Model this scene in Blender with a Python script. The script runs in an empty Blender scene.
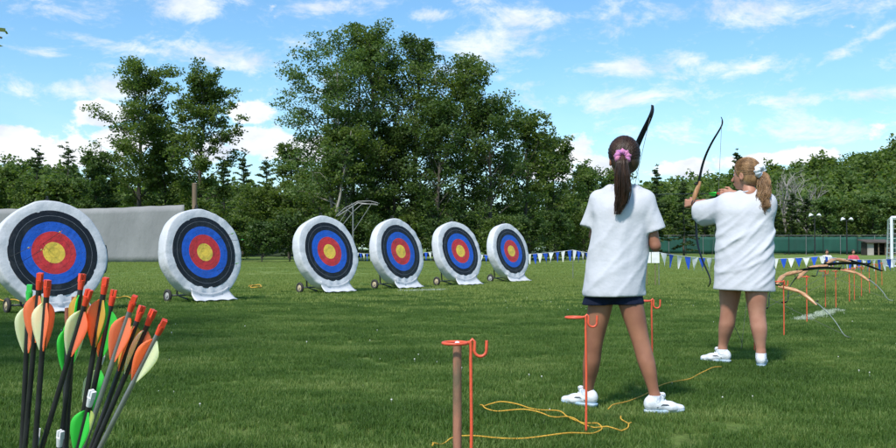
import bpy, bmesh, math, random
import numpy as np
from math import radians, sin, cos, pi
from mathutils import Vector, Matrix

random.seed(7)
RS = np.random.RandomState(11)
scene = bpy.context.scene
COL = scene.collection

# ------------------------------------------------------------------ camera
EYE = 0.88
F = 900.0
PITCH = math.atan(25 / F)
cam_d = bpy.data.cameras.new('camera')
cam_d.sensor_width = 36.0
cam_d.lens = 36.0 * F / 896.0
cam_d.clip_start = 0.05
cam_d.clip_end = 6000
cam = bpy.data.objects.new('camera', cam_d)
COL.objects.link(cam)
cam.location = (0, 0, EYE)
cam.rotation_euler = (pi / 2 + PITCH, 0, 0)
scene.camera = cam


def at(px, py, D):
    """point of the world at distance D (along y) seen at a pixel of the 896x448 photograph"""
    u = (px - 448) / F
    v = (224 - py) / F
    dy = cos(PITCH) - v * sin(PITCH)
    dz = sin(PITCH) + v * cos(PITCH)
    s = D / dy
    return Vector((u * s, D, EYE + dz * s))


def ground(px, py):
    v = (224 - py) / F
    dy = cos(PITCH) - v * sin(PITCH)
    dz = sin(PITCH) + v * cos(PITCH)
    s = -EYE / dz
    return Vector(((px - 448) / F * s, dy * s, 0))


# ------------------------------------------------------------------ sun, sky, exposure
SUN_EL = radians(52)
SUN_AZ = Vector((-0.45, -0.90, 0)).normalized()       # horizontal direction towards the sun
to_sun = Vector((SUN_AZ.x * cos(SUN_EL), SUN_AZ.y * cos(SUN_EL), sin(SUN_EL)))
sd = bpy.data.lights.new('sun', 'SUN')
sd.energy = 3.2
sd.angle = radians(6)
sd.color = (1.0, 0.95, 0.87)
sun = bpy.data.objects.new('sun', sd)
COL.objects.link(sun)
sun.rotation_euler = to_sun.to_track_quat('Z', 'Y').to_euler()

vs = scene.view_settings
vs.view_transform = 'Standard'
vs.look = 'None'
vs.gamma = 1.0
vs.exposure = 0.58
vs.use_curve_mapping = False
scene.cycles.max_bounces = 6
scene.cycles.transparent_max_bounces = 6
scene.cycles.caustics_reflective = False
scene.cycles.caustics_refractive = False

world = bpy.data.worlds.new('World')
scene.world = world
world.use_nodes = True
SKY_STRENGTH = 0.105


def build_world():
    nt = world.node_tree
    N, L = nt.nodes, nt.links
    N.clear()

    def new(t, **kw):
        n = N.new(t)
        for k, v in kw.items():
            setattr(n, k, v)
        return n

    def m(op, a, b=None, c=None, clamp=False):
        n = new('ShaderNodeMath', operation=op, use_clamp=clamp)
        for i, x in enumerate((a, b, c)):
            if x is None:
                continue
            if isinstance(x, (int, float)):
                n.inputs[i].default_value = x
            else:
                L.new(x, n.inputs[i])
        return n.outputs[0]

    sky = new('ShaderNodeTexSky', sky_type='NISHITA', sun_disc=False)
    sky.sun_elevation = SUN_EL
    sky.sun_rotation = math.atan2(SUN_AZ.x, SUN_AZ.y)
    sky.air_density = 1.0
    sky.dust_density = 0.6
    sky.ozone_density = 1.6
    tc = new('ShaderNodeTexCoord')
    sep = new('ShaderNodeSeparateXYZ')
    L.new(tc.outputs['Generated'], sep.inputs[0])
    X, Y, Z = sep.outputs
    az = m('ARCTAN2', X, Y)
    el = m('ARCSINE', Z)
    comb = new('ShaderNodeCombineXYZ')
    L.new(az, comb.inputs[0])
    L.new(el, comb.inputs[1])
    v0 = comb.outputs[0]
    # noise warp so that edges are ragged

    def noise(scale, sx, sy, detail, rough, off=0.0, dist=0.0):
        mp = new('ShaderNodeMapping')
        mp.inputs['Scale'].default_value = (sx, sy, 1)
        mp.inputs['Location'].default_value = (off, off * 0.7, off)
        L.new(v0, mp.inputs[0])
        n = new('ShaderNodeTexNoise')
        n.inputs['Scale'].default_value = scale
        n.inputs['Detail'].default_value = detail
        n.inputs['Roughness'].default_value = rough
        n.inputs['Distortion'].default_value = dist
        L.new(mp.outputs[0], n.inputs['Vector'])
        return n.outputs['Fac']

    nz_c = noise(22, 1, 1.5, 9, 0.62)
    nz_w = noise(13, 1, 2.1, 12, 0.70, 3.3, 0.35)
    nz_s = noise(60, 1, 1.6, 6, 0.6, 5.1)

    def blob(px, py, wx, wy, slope=0.0):
        a = math.atan((px - 448) / F)
        e = math.atan((249 - py) / F * cos(a))
        dx = m('SUBTRACT', az, a)
        dyv = m('SUBTRACT', el, e)
        if slope:
            dyv = m('MULTIPLY_ADD', dx, -slope, dyv)
        dx = m('DIVIDE', dx, wx / F)
        dyv = m('DIVIDE', dyv, wy / F)
        r2 = m('MULTIPLY_ADD', dx, dx, m('MULTIPLY', dyv, dyv))
        return m('EXPONENT', m('MULTIPLY', r2, -1.0))

    def total(lst):
        s = None
        for b in lst:
            g = blob(*b[:5]) if len(b) > 4 else blob(*b)
            s = g if s is None else m('MAXIMUM', s, g)
        return s
    # puffy clouds low over the trees
    cum = total([(15, 145, 46, 20), (68, 155, 46, 16), (110, 112, 30, 13), (246, 112, 26, 12), (262, 140, 50, 14),
                 (568, 152, 24, 15), (598, 170, 26, 12), (212, 152, 26, 12), (780, 158, 60, 8), (686, 168, 30, 10),
                 (125, 140, 30, 14), (310, 150, 30, 16), (-80, 140, 60, 24), (980, 120, 70, 30), (548, 170, 30, 16)])
    # thin clouds higher up
    wis = total([(70, 13, 60, 12), (175, 5, 50, 12), (42, 51, 20, 6), (85, 38, 50, 7, -0.1), (230, 57, 60, 16, -0.2),
                 (485, 50, 50, 27), (540, 16, 55, 10), (640, 68, 60, 9), (730, 70, 70, 11), (690, 60, 22, 9), (735, 8, 70, 14),
                 (845, 50, 24, 7, 0.5), (885, 30, 18, 6, 0.5), (790, 127, 150, 14), (640, 130, 60, 8), (320, 6, 40, 8),
                 (100, 90, 60, 10), (430, 14, 30, 6), (850, 95, 90, 7), (600, 100, 90, 10), (330, 75, 30, 8)])
    c1 = m('MULTIPLY_ADD', nz_c, 2.2, -1.1)
    c1 = m('ADD', m('MULTIPLY', cum, 1.15), c1)
    c1 = m('ADD', c1, m('MULTIPLY_ADD', nz_s, 0.3, -0.15))
    r1 = new('ShaderNodeMapRange', interpolation_type='SMOOTHSTEP')
    r1.inputs['From Min'].default_value = 0.32
    r1.inputs['From Max'].default_value = 0.66
    L.new(c1, r1.inputs['Value'])
    c2 = m('ADD', m('MULTIPLY', wis, 0.62), m('MULTIPLY_ADD', nz_w, 3.0, -1.5))
    c2 = m('ADD', c2, m('MULTIPLY_ADD', nz_s, 0.5, -0.25))
    r2 = new('ShaderNodeMapRange', interpolation_type='SMOOTHSTEP')
    r2.inputs['From Min'].default_value = 0.02
    r2.inputs['From Max'].default_value = 0.95
    r2.inputs['To Max'].default_value = 0.85
    L.new(c2, r2.inputs['Value'])
    mask = m('MAXIMUM', r1.outputs[0], r2.outputs[0], clamp=True)
    veil = new('ShaderNodeMapRange', interpolation_type='SMOOTHSTEP')
    veil.inputs['From Min'].default_value = 0.0
    veil.inputs['From Max'].default_value = 0.24
    veil.inputs['To Min'].default_value = 0.30
    veil.inputs['To Max'].default_value = 0.0
    L.new(el, veil.inputs['Value'])
    mask = m('MAXIMUM', mask, m('MULTIPLY', veil.outputs[0], m('MULTIPLY_ADD', nz_w, 0.9, 0.5)), clamp=True)
    # only above the horizon
    up = new('ShaderNodeMapRange')
    up.inputs['From Min'].default_value = 0.0
    up.inputs['From Max'].default_value = 0.02
    L.new(el, up.inputs['Value'])
    mask = m('MULTIPLY', mask, up.outputs[0])
    # clouds are a little greyer where thick
    ccol = new('ShaderNodeMix', data_type='RGBA')
    ccol.inputs['A'].default_value = (6.9, 7.1, 7.4, 1)
    ccol.inputs['B'].default_value = (5.0, 5.5, 6.4, 1)
    g = new('ShaderNodeMapRange')
    g.inputs['From Min'].default_value = 0.45
    g.inputs['From Max'].default_value = 0.68
    L.new(noise(16, 1, 1.7, 5, 0.55, 8.8), g.inputs['Value'])
    L.new(g.outputs[0], ccol.inputs['Factor'])
    tint = new('ShaderNodeMix', data_type='RGBA', blend_type='MULTIPLY')
    tint.inputs['Factor'].default_value = 1.0
    L.new(sky.outputs[0], tint.inputs['A'])
    tint.inputs['B'].default_value = (0.80, 1.13, 1.26, 1)
    mix = new('ShaderNodeMix', data_type='RGBA')
    L.new(mask, mix.inputs['Factor'])
    L.new(tint.outputs['Result'], mix.inputs['A'])
    L.new(ccol.outputs['Result'], mix.inputs['B'])
    bg = new('ShaderNodeBackground')
    bg.inputs['Strength'].default_value = SKY_STRENGTH
    L.new(mix.outputs['Result'], bg.inputs['Color'])
    out = new('ShaderNodeOutputWorld')
    L.new(bg.outputs[0], out.inputs['Surface'])


build_world()


# ------------------------------------------------------------------ materials
def mat(name, col, col2=None, scale=6.0, rough=0.6, bump=0.0, bscale=40.0, metal=0.0, spec=0.5, detail=4,
        stretch=(1, 1, 1), coord='Object', sheen=0.0, contrast=(0.35, 0.65), bdist=0.01):
    m = bpy.data.materials.new(name)
    m.use_nodes = True
    nt = m.node_tree
    N, L = nt.nodes, nt.links
    b = N['Principled BSDF']
    b.inputs['Roughness'].default_value = rough
    b.inputs['Metallic'].default_value = metal
    b.inputs['Specular IOR Level'].default_value = spec
    if sheen:
        b.inputs['Sheen Weight'].default_value = sheen
    tc = N.new('ShaderNodeTexCoord')
    mp = N.new('ShaderNodeMapping')
    mp.inputs['Scale'].default_value = stretch
    L.new(tc.outputs[coord], mp.inputs[0])
    b.inputs['Base Color'].default_value = (*col, 1)
    if col2 is None:
        col2 = tuple(c * 0.82 for c in col)
    n = N.new('ShaderNodeTexNoise')
    n.inputs['Scale'].default_value = scale
    n.inputs['Detail'].default_value = detail
    L.new(mp.outputs[0], n.inputs['Vector'])
    r = N.new('ShaderNodeMapRange')
    r.inputs['From Min'].default_value = contrast[0]
    r.inputs['From Max'].default_value = contrast[1]
    L.new(n.outputs['Fac'], r.inputs['Value'])
    mx = N.new('ShaderNodeMix')
    mx.data_type = 'RGBA'
    mx.inputs['A'].default_value = (*col, 1)
    mx.inputs['B'].default_value = (*col2, 1)
    L.new(r.outputs[0], mx.inputs['Factor'])
    L.new(mx.outputs['Result'], b.inputs['Base Color'])
    if bump:
        n2 = N.new('ShaderNodeTexNoise')
        n2.inputs['Scale'].default_value = bscale
        n2.inputs['Detail'].default_value = 5
        L.new(mp.outputs[0], n2.inputs['Vector'])
        bp = N.new('ShaderNodeBump')
        bp.inputs['Strength'].default_value = bump
        bp.inputs['Distance'].default_value = bdist
        L.new(n2.outputs['Fac'], bp.inputs['Height'])
        L.new(bp.outputs[0], b.inputs['Normal'])
    return m


def leaf_mat(name, c1, c2, c3, transl=0.3, nscale=0.5):
    """leaves: colour differs from leaf to leaf and from clump to clump, light passes through"""
    m = bpy.data.materials.new(name)
    m.use_nodes = True
    nt = m.node_tree
    N, L = nt.nodes, nt.links
    N.clear()
    out = N.new('ShaderNodeOutputMaterial')
    geo = N.new('ShaderNodeNewGeometry')
    tc = N.new('ShaderNodeTexCoord')
    n = N.new('ShaderNodeTexNoise')
    n.inputs['Scale'].default_value = nscale
    n.inputs['Detail'].default_value = 2
    L.new(tc.outputs['Object'], n.inputs['Vector'])
    add = N.new('ShaderNodeMath')
    add.operation = 'MULTIPLY_ADD'
    add.inputs[1].default_value = 0.55
    L.new(geo.outputs['Random Per Island'], add.inputs[0])
    r = N.new('ShaderNodeMapRange')
    r.inputs['From Min'].default_value = 0.3
    r.inputs['From Max'].default_value = 0.7
    r.inputs['To Max'].default_value = 0.45
    L.new(n.outputs['Fac'], r.inputs['Value'])
    L.new(r.outputs[0], add.inputs[2])
    cr = N.new('ShaderNodeValToRGB')
    cr.color_ramp.elements[0].color = (*c1, 1)
    cr.color_ramp.elements[1].color = (*c3, 1)
    e = cr.color_ramp.elements.new(0.5)
    e.color = (*c2, 1)
    L.new(add.outputs[0], cr.inputs[0])
    b = N.new('ShaderNodeBsdfPrincipled')
    b.inputs['Roughness'].default_value = 0.55
    b.inputs['Specular IOR Level'].default_value = 0.3
    L.new(cr.outputs[0], b.inputs['Base Color'])
    t = N.new('ShaderNodeBsdfTranslucent')
    hs = N.new('ShaderNodeMix')
    hs.data_type = 'RGBA'
    hs.blend_type = 'MULTIPLY'
    hs.inputs['Factor'].default_value = 1
    hs.inputs['B'].default_value = (1.5, 1.6, 0.7, 1)
    L.new(cr.outputs[0], hs.inputs['A'])
    L.new(hs.outputs['Result'], t.inputs['Color'])
    mx = N.new('ShaderNodeMixShader')
    mx.inputs[0].default_value = transl
    L.new(b.outputs[0], mx.inputs[1])
    L.new(t.outputs[0], mx.inputs[2])
    L.new(mx.outputs[0], out.inputs[0])
    return m


def grass_mat():
    m = leaf_mat('grass_blade', (0.054, 0.106, 0.022), (0.106, 0.180, 0.038), (0.260, 0.310, 0.105), 0.4, 0.9)
    nt = m.node_tree; N, L = nt.nodes, nt.links
    # lighter and darker patches of the lawn, laid out in the world
    geo = [n for n in N if n.type == 'NEW_GEOMETRY'][0]
    n = [n for n in N if n.type == 'TEX_NOISE'][0]
    mp = N.new('ShaderNodeMapping')
    mp.inputs['Scale'].default_value = (.8, 1.3, 0)
    L.new(geo.outputs['Position'], mp.inputs[0])
    L.new(mp.outputs[0], n.inputs['Vector'])
    n.inputs['Detail'].default_value = 8
    n.inputs['Roughness'].default_value = .72
    [q for q in N if q.type == 'MATH'][0].inputs[1].default_value = .40
    r = [q for q in N if q.type == 'MAP_RANGE'][0]
    r.inputs['From Min'].default_value = .40
    r.inputs['From Max'].default_value = .64
    r.inputs['To Max'].default_value = .62
    return m


M = {}
M['grass_blade'] = grass_mat()
M['leaf_mid'] = leaf_mat('leaf_mid', (0.058, 0.098, 0.021), (0.100, 0.150, 0.034), (0.160, 0.205, 0.058), .46)
M['leaf_light'] = leaf_mat('leaf_light', (0.060, 0.105, 0.026), (0.095, 0.155, 0.042), (0.150, 0.210, 0.070), .4)
M['leaf_dark'] = leaf_mat('leaf_dark', (0.036, 0.070, 0.018), (0.062, 0.106, 0.026), (0.100, 0.150, 0.040), 0.4)
M['needle'] = leaf_mat('needle', (0.036, 0.064, 0.022), (0.060, 0.096, 0.032), (0.095, 0.132, 0.048), 0.35)
M['forest'] = leaf_mat('forest', (0.070, 0.115, 0.028), (0.115, 0.172, 0.042), (0.170, 0.220, 0.062), 0.45, 0.06)
M['bark'] = mat('bark', (0.10, 0.085, 0.065), (0.05, 0.042, 0.034), 3, 0.9, 0.6, 8, stretch=(1, 1, 0.2), bdist=0.05)
M['bark_pale'] = mat('bark_pale', (0.33, 0.30, 0.26), (0.16, 0.14, 0.115), 2, 0.85, 0.4, 8, stretch=(1, 1, 0.5), bdist=0.04)
M['dead_wood'] = mat('dead_wood', (0.34, 0.31, 0.28), (0.24, 0.22, 0.20), 2, 0.9)
M['white_cloth'] = mat('white_cloth', (0.60, 0.61, 0.64), (0.52, 0.53, 0.56), 3.5, 0.6, 0.45, 4.5, bdist=0.05, stretch=(1, 1, 1), spec=0.35)
M['shirt'] = mat('shirt', (0.58, 0.585, 0.63), (0.53, 0.535, 0.585), 5, 0.9, 0.4, 18, bdist=0.012, sheen=0.1, spec=0.15)
M['navy'] = mat('navy', (0.010, 0.016, 0.040), (0.006, 0.010, 0.026), 12, 0.9, 0.3, 60, spec=0.2)
M['skin_tan'] = mat('skin_tan', (0.38, 0.170, 0.100), (0.25, 0.105, 0.065), 6, 0.5, 0.06, 90, spec=0.35, bdist=0.004)
M['skin_fair'] = mat('skin_fair', (0.47, 0.235, 0.160), (0.38, 0.17, 0.112), 9, 0.5, 0.06, 90, spec=0.35, bdist=0.004)
M['hair_brown'] = mat('hair_brown', (0.060, 0.029, 0.016), (0.026, 0.013, 0.008), 30, 0.42, 0.4, 120, stretch=(1, 1, 0.25), spec=0.5)
M['hair_blond'] = mat('hair_blond', (0.38, 0.215, 0.100), (0.19, 0.100, 0.044), 30, 0.42, 0.4, 120, stretch=(1, 1, 0.25), spec=0.5)
M['pink'] = mat('pink', (0.62, 0.22, 0.36), (0.42, 0.16, 0.42), 40, 0.8, 0.6, 60)
M['white_soft'] = mat('white_soft', (0.82, 0.82, 0.86), (0.62, 0.66, 0.78), 40, 0.7, 0.6, 60)
M['shoe'] = mat('shoe', (0.76, 0.77, 0.79), (0.60, 0.62, 0.66), 22, 0.5, 0.3, 60)
M['shoe_sole'] = mat('shoe_sole', (0.62, 0.66, 0.70), (0.34, 0.50, 0.66), 14, 0.6)
M['shoe_grey'] = mat('shoe_grey', (0.10, 0.105, 0.12), None, 10, 0.5)
M['orange_rod'] = mat('orange_rod', (0.74, 0.105, 0.045), (0.50, 0.075, 0.035), 24, 0.45, 0.15, 80, contrast=(0.5, 0.8))
M['rust_pipe'] = mat('rust_pipe', (0.36, 0.155, 0.095), (0.155, 0.105, 0.062), 18, 0.7, 0.4, 60, stretch=(1, 1, 0.3), contrast=(0.42, 0.6))
M['rope'] = mat('rope', (0.70, 0.42, 0.045), (0.45, 0.22, 0.02), 120, 0.7, 0.5, 200)
M['wood'] = mat('wood', (0.60, 0.34, 0.17), (0.36, 0.165, 0.07), 9, 0.35, 0.1, 60, stretch=(1, 8, 8))
M['limb_white'] = mat('limb_white', (0.78, 0.77, 0.72), None, 8, 0.3)
M['limb_black'] = mat('limb_black', (0.010, 0.013, 0.020), None, 8, 0.45, spec=.3)
M['black'] = mat('black', (0.012, 0.012, 0.013), (0.02, 0.02, 0.022), 20, 0.5)
M['shaft'] = mat('shaft', (0.014, 0.014, 0.017), (0.028, 0.028, 0.032), 30, 0.28)
M['shaft_silver'] = mat('shaft_silver', (0.40, 0.40, 0.43), (0.28, 0.28, 0.31), 30, 0.3, metal=0.7)
M['string'] = mat('string', (0.12, 0.12, 0.12), None, 10, 0.6)
M['tyre'] = mat('tyre', (0.022, 0.022, 0.023), (0.04, 0.038, 0.034), 12, 0.8)
M['hub'] = mat('hub', (0.62, 0.52, 0.36), (0.40, 0.32, 0.2), 12, 0.6)
M['hub_grey'] = mat('hub_grey', (0.50, 0.50, 0.50), (0.3, 0.3, 0.3), 12, 0.5)
M['steel'] = mat('steel', (0.24, 0.24, 0.24), (0.17, 0.17, 0.17), 6, 0.45, metal=0.3)
M['white_paint'] = mat('white_paint', (0.78, 0.79, 0.82), (0.66, 0.67, 0.70), 3, 0.45)
M['pen_blue'] = mat('pen_blue', (0.018, 0.095, 0.62), (0.014, 0.075, 0.50), 8, 0.5)
M['pen_white'] = mat('pen_white', (0.80, 0.80, 0.78), None, 8, 0.55)
M['tarp'] = mat('tarp', (0.26, 0.26, 0.265), (0.21, 0.21, 0.215), 0.5, 0.75, 0.6, 1.2, stretch=(1, 1, 0.4), bdist=0.2)
M['green_screen'] = mat('green_screen', (0.010, 0.080, 0.056), (0.007, 0.055, 0.040), 0.7, 0.8, 0.5, 1.3, stretch=(1, 1, 0.3), bdist=0.1)
M['post_wood'] = mat('post_wood', (0.22, 0.15, 0.10), (0.13, 0.09, 0.06), 4, 0.85, 0.4, 14, stretch=(1, 1, 0.2))
M['dark_wood'] = mat('dark_wood', (0.055, 0.043, 0.034), (0.03, 0.024, 0.02), 2, 0.9)
M['roof'] = mat('roof', (0.10, 0.075, 0.06), (0.06, 0.05, 0.04), 1, 0.9)
M['plaster'] = mat('plaster', (0.40, 0.36, 0.32), (0.3, 0.26, 0.23), 1, 0.9)
M['petal'] = mat('petal', (0.75, 0.74, 0.70), None, 10, 0.7)
M['chalk'] = mat('chalk', (0.50, 0.54, 0.46), (0.25, 0.34, 0.18), 3, 0.9)
M['vane_orange'] = leaf_mat('vane_orange', (0.93, 0.31, 0.17), (0.95, 0.36, 0.21), (0.96, 0.40, 0.24), 0.6, 20)
M['vane_white'] = leaf_mat('vane_white', (0.78, 0.77, 0.68), (0.82, 0.81, 0.74), (0.85, 0.84, 0.78), 0.5, 20)
M['vane_green'] = leaf_mat('vane_green', (0.05, 0.60, 0.08), (0.07, 0.68, 0.10), (0.10, 0.74, 0.12), 0.35, 20)
M['vane_yellow'] = leaf_mat('vane_yellow', (0.60, 0.36, 0.06), (0.66, 0.42, 0.08), (0.70, 0.48, 0.10), 0.35, 20)
M['nock_red'] = mat('nock_red', (0.82, 0.070, 0.030), None, 30, 0.35)
M['nock_green'] = mat('nock_green', (0.05, 0.62, 0.10), None, 30, 0.35)
M['nock_white'] = mat('nock_white', (0.78, 0.78, 0.80), None, 30, 0.35)
M['nock_dull'] = mat('nock_dull', (0.30, 0.10, 0.06), None, 30, 0.45)
M['bucket'] = mat('bucket', (0.05, 0.05, 0.055), None, 10, 0.5)
M['red_cloth'] = mat('red_cloth', (0.60, 0.08, 0.12), None, 10, 0.8)
M['blue_cloth'] = mat('blue_cloth', (0.16, 0.20, 0.30), None, 10, 0.8)
M['lamp_glass'] = mat('lamp_glass', (0.70, 0.72, 0.75), None, 10, 0.3)


def mat_face():
    m = bpy.data.materials.new('target_face')
    m.use_nodes = True
    nt = m.node_tree
    N, L = nt.nodes, nt.links
    b = N['Principled BSDF']
    b.inputs['Roughness'].default_value = 0.42
    b.inputs['Specular IOR Level'].default_value = 0.4
    tc = N.new('ShaderNodeTexCoord')
    ln = N.new('ShaderNodeVectorMath')
    ln.operation = 'LENGTH'
    mp = N.new('ShaderNodeMapping')
    mp.inputs['Scale'].default_value = (1, 0, 1)
    L.new(tc.outputs['Object'], mp.inputs[0])
    L.new(mp.outputs[0], ln.inputs[0])
    cr = N.new('ShaderNodeValToRGB')
    cr.color_ramp.interpolation = 'CONSTANT'
    R = 0.61
    dv = N.new('ShaderNodeMath')
    dv.operation = 'DIVIDE'
    dv.inputs[1].default_value = R
    nz = N.new('ShaderNodeTexNoise')
    nz.inputs['Scale'].default_value = 9
    nz.inputs['Detail'].default_value = 3
    L.new(tc.outputs['Object'], nz.inputs['Vector'])
    wob = N.new('ShaderNodeMath')
    wob.operation = 'MULTIPLY_ADD'
    wob.inputs[1].default_value = 0.012
    L.new(nz.outputs['Fac'], wob.inputs[0])
    L.new(ln.outputs['Value'], wob.inputs[2])
    L.new(wob.outputs[0], dv.inputs[0])
    gold, red, blue, blk = (0.72, 0.50, 0.06), (0.50, 0.030, 0.030), (0.012, 0.090, 0.47), (0.006, 0.007, 0.009)
    line_d, line_w = (0.03, 0.02, 0.015), (0.16, 0.17, 0.19)
    stops = [(0.0, gold), (0.125, (0.45, 0.30, 0.04)), (0.131, gold), (0.255, red), (0.38, (0.30, 0.02, 0.02)), (0.388, red),
             (0.505, blue), (0.628, (0.008, 0.06, 0.33)), (0.636, blue), (0.735, blk), (0.875, line_w), (0.882, blk)]
    el = cr.color_ramp.elements
    el[0].position = 0
    el[0].color = (*gold, 1)
    el[1].position = stops[1][0]
    el[1].color = (*stops[1][1], 1)
    for p, c in stops[2:]:
        e = el.new(p)
        e.color = (*c, 1)
    L.new(dv.outputs[0], cr.inputs[0])
    # pale scuffs and the tiny holes that arrows left
    n2 = N.new('ShaderNodeTexNoise')
    n2.inputs['Scale'].default_value = 5
    n2.inputs['Detail'].default_value = 8
    n2.inputs['Roughness'].default_value = 0.7
    L.new(tc.outputs['Object'], n2.inputs['Vector'])
    mr = N.new('ShaderNodeMapRange')
    mr.inputs['From Min'].default_value = 0.5
    mr.inputs['From Max'].default_value = 0.9
    mr.inputs['To Max'].default_value = 0.16
    L.new(n2.outputs['Fac'], mr.inputs['Value'])
    mx = N.new('ShaderNodeMix')
    mx.data_type = 'RGBA'
    mx.inputs['B'].default_value = (0.30, 0.30, 0.30, 1)
    L.new(mr.outputs[0], mx.inputs['Factor'])
    L.new(cr.outputs[0], mx.inputs['A'])
    oi = N.new('ShaderNodeObjectInfo')
    av = N.new('ShaderNodeVectorMath')
    av.operation = 'ADD'
    L.new(tc.outputs['Object'], av.inputs[0])
    L.new(oi.outputs['Location'], av.inputs[1])
    L.new(av.outputs[0], n2.inputs['Vector'])
    vo = N.new('ShaderNodeTexVoronoi')
    vo.inputs['Scale'].default_value = 24
    L.new(av.outputs[0], vo.inputs['Vector'])
    lt = N.new('ShaderNodeMath')
    lt.operation = 'LESS_THAN'
    lt.inputs[1].default_value = 0.13
    L.new(vo.outputs['Distance'], lt.inputs[0])
    m3 = N.new('ShaderNodeMix')
    m3.data_type = 'RGBA'
    m3.inputs['B'].default_value = (0.03, 0.03, 0.03, 1)
    L.new(lt.outputs[0], m3.inputs['Factor'])
    L.new(mx.outputs['Result'], m3.inputs['A'])
    L.new(m3.outputs['Result'], b.inputs['Base Color'])
    bp = N.new('ShaderNodeBump')
    bp.inputs['Strength'].default_value = 0.8
    bp.inputs['Distance'].default_value = 0.05
    n4 = N.new('ShaderNodeTexNoise')
    n4.inputs['Scale'].default_value = 4.5
    n4.inputs['Detail'].default_value = 3
    L.new(av.outputs[0], n4.inputs['Vector'])
    L.new(n4.outputs['Fac'], bp.inputs['Height'])
    L.new(bp.outputs[0], b.inputs['Normal'])
    return m


M['face'] = mat_face()


# ------------------------------------------------------------------ object helpers
def link_mesh(name, me, material=None, parent=None, smooth=True):
    o = bpy.data.objects.new(name, me)
    COL.objects.link(o)
    if material is not None:
        for mm in (material if isinstance(material, (list, tuple)) else [material]):
            me.materials.append(mm)
    if parent is not None:
        o.parent = parent
    if smooth:
        me.polygons.foreach_set('use_smooth', [True] * len(me.polygons))
    return o


def np_mesh(name, V, Fc):
    """V (n,3) array, Fc (k, 3 or 4) int array"""
    me = bpy.data.meshes.new(name)
    V = np.asarray(V, dtype=np.float32)
    Fc = np.asarray(Fc, dtype=np.int32)
    k = Fc.shape[1]
    me.vertices.add(len(V))
    me.vertices.foreach_set('co', V.ravel())
    me.loops.add(Fc.size)
    me.loops.foreach_set('vertex_index', Fc.ravel())
    me.polygons.add(len(Fc))
    me.polygons.foreach_set('loop_start', np.arange(0, Fc.size, k, dtype=np.int32))
    me.polygons.foreach_set('loop_total', np.full(len(Fc), k, dtype=np.int32))
    me.update(calc_edges=True)
    return me


def tag(o, label=None, cat=None, group=None, kind=None):
    if label: o['label'] = label
    if cat: o['category'] = cat
    if group: o['group'] = group
    if kind: o['kind'] = kind
    return o


def thing(name, loc, label, cat, group=None, rz=0.0):
    e = bpy.data.objects.new(name, None)
    e.empty_display_size = 0.1
    COL.objects.link(e)
    e.location = loc
    e.rotation_euler = (0, 0, rz)
    return tag(e, label, cat, group)


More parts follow.
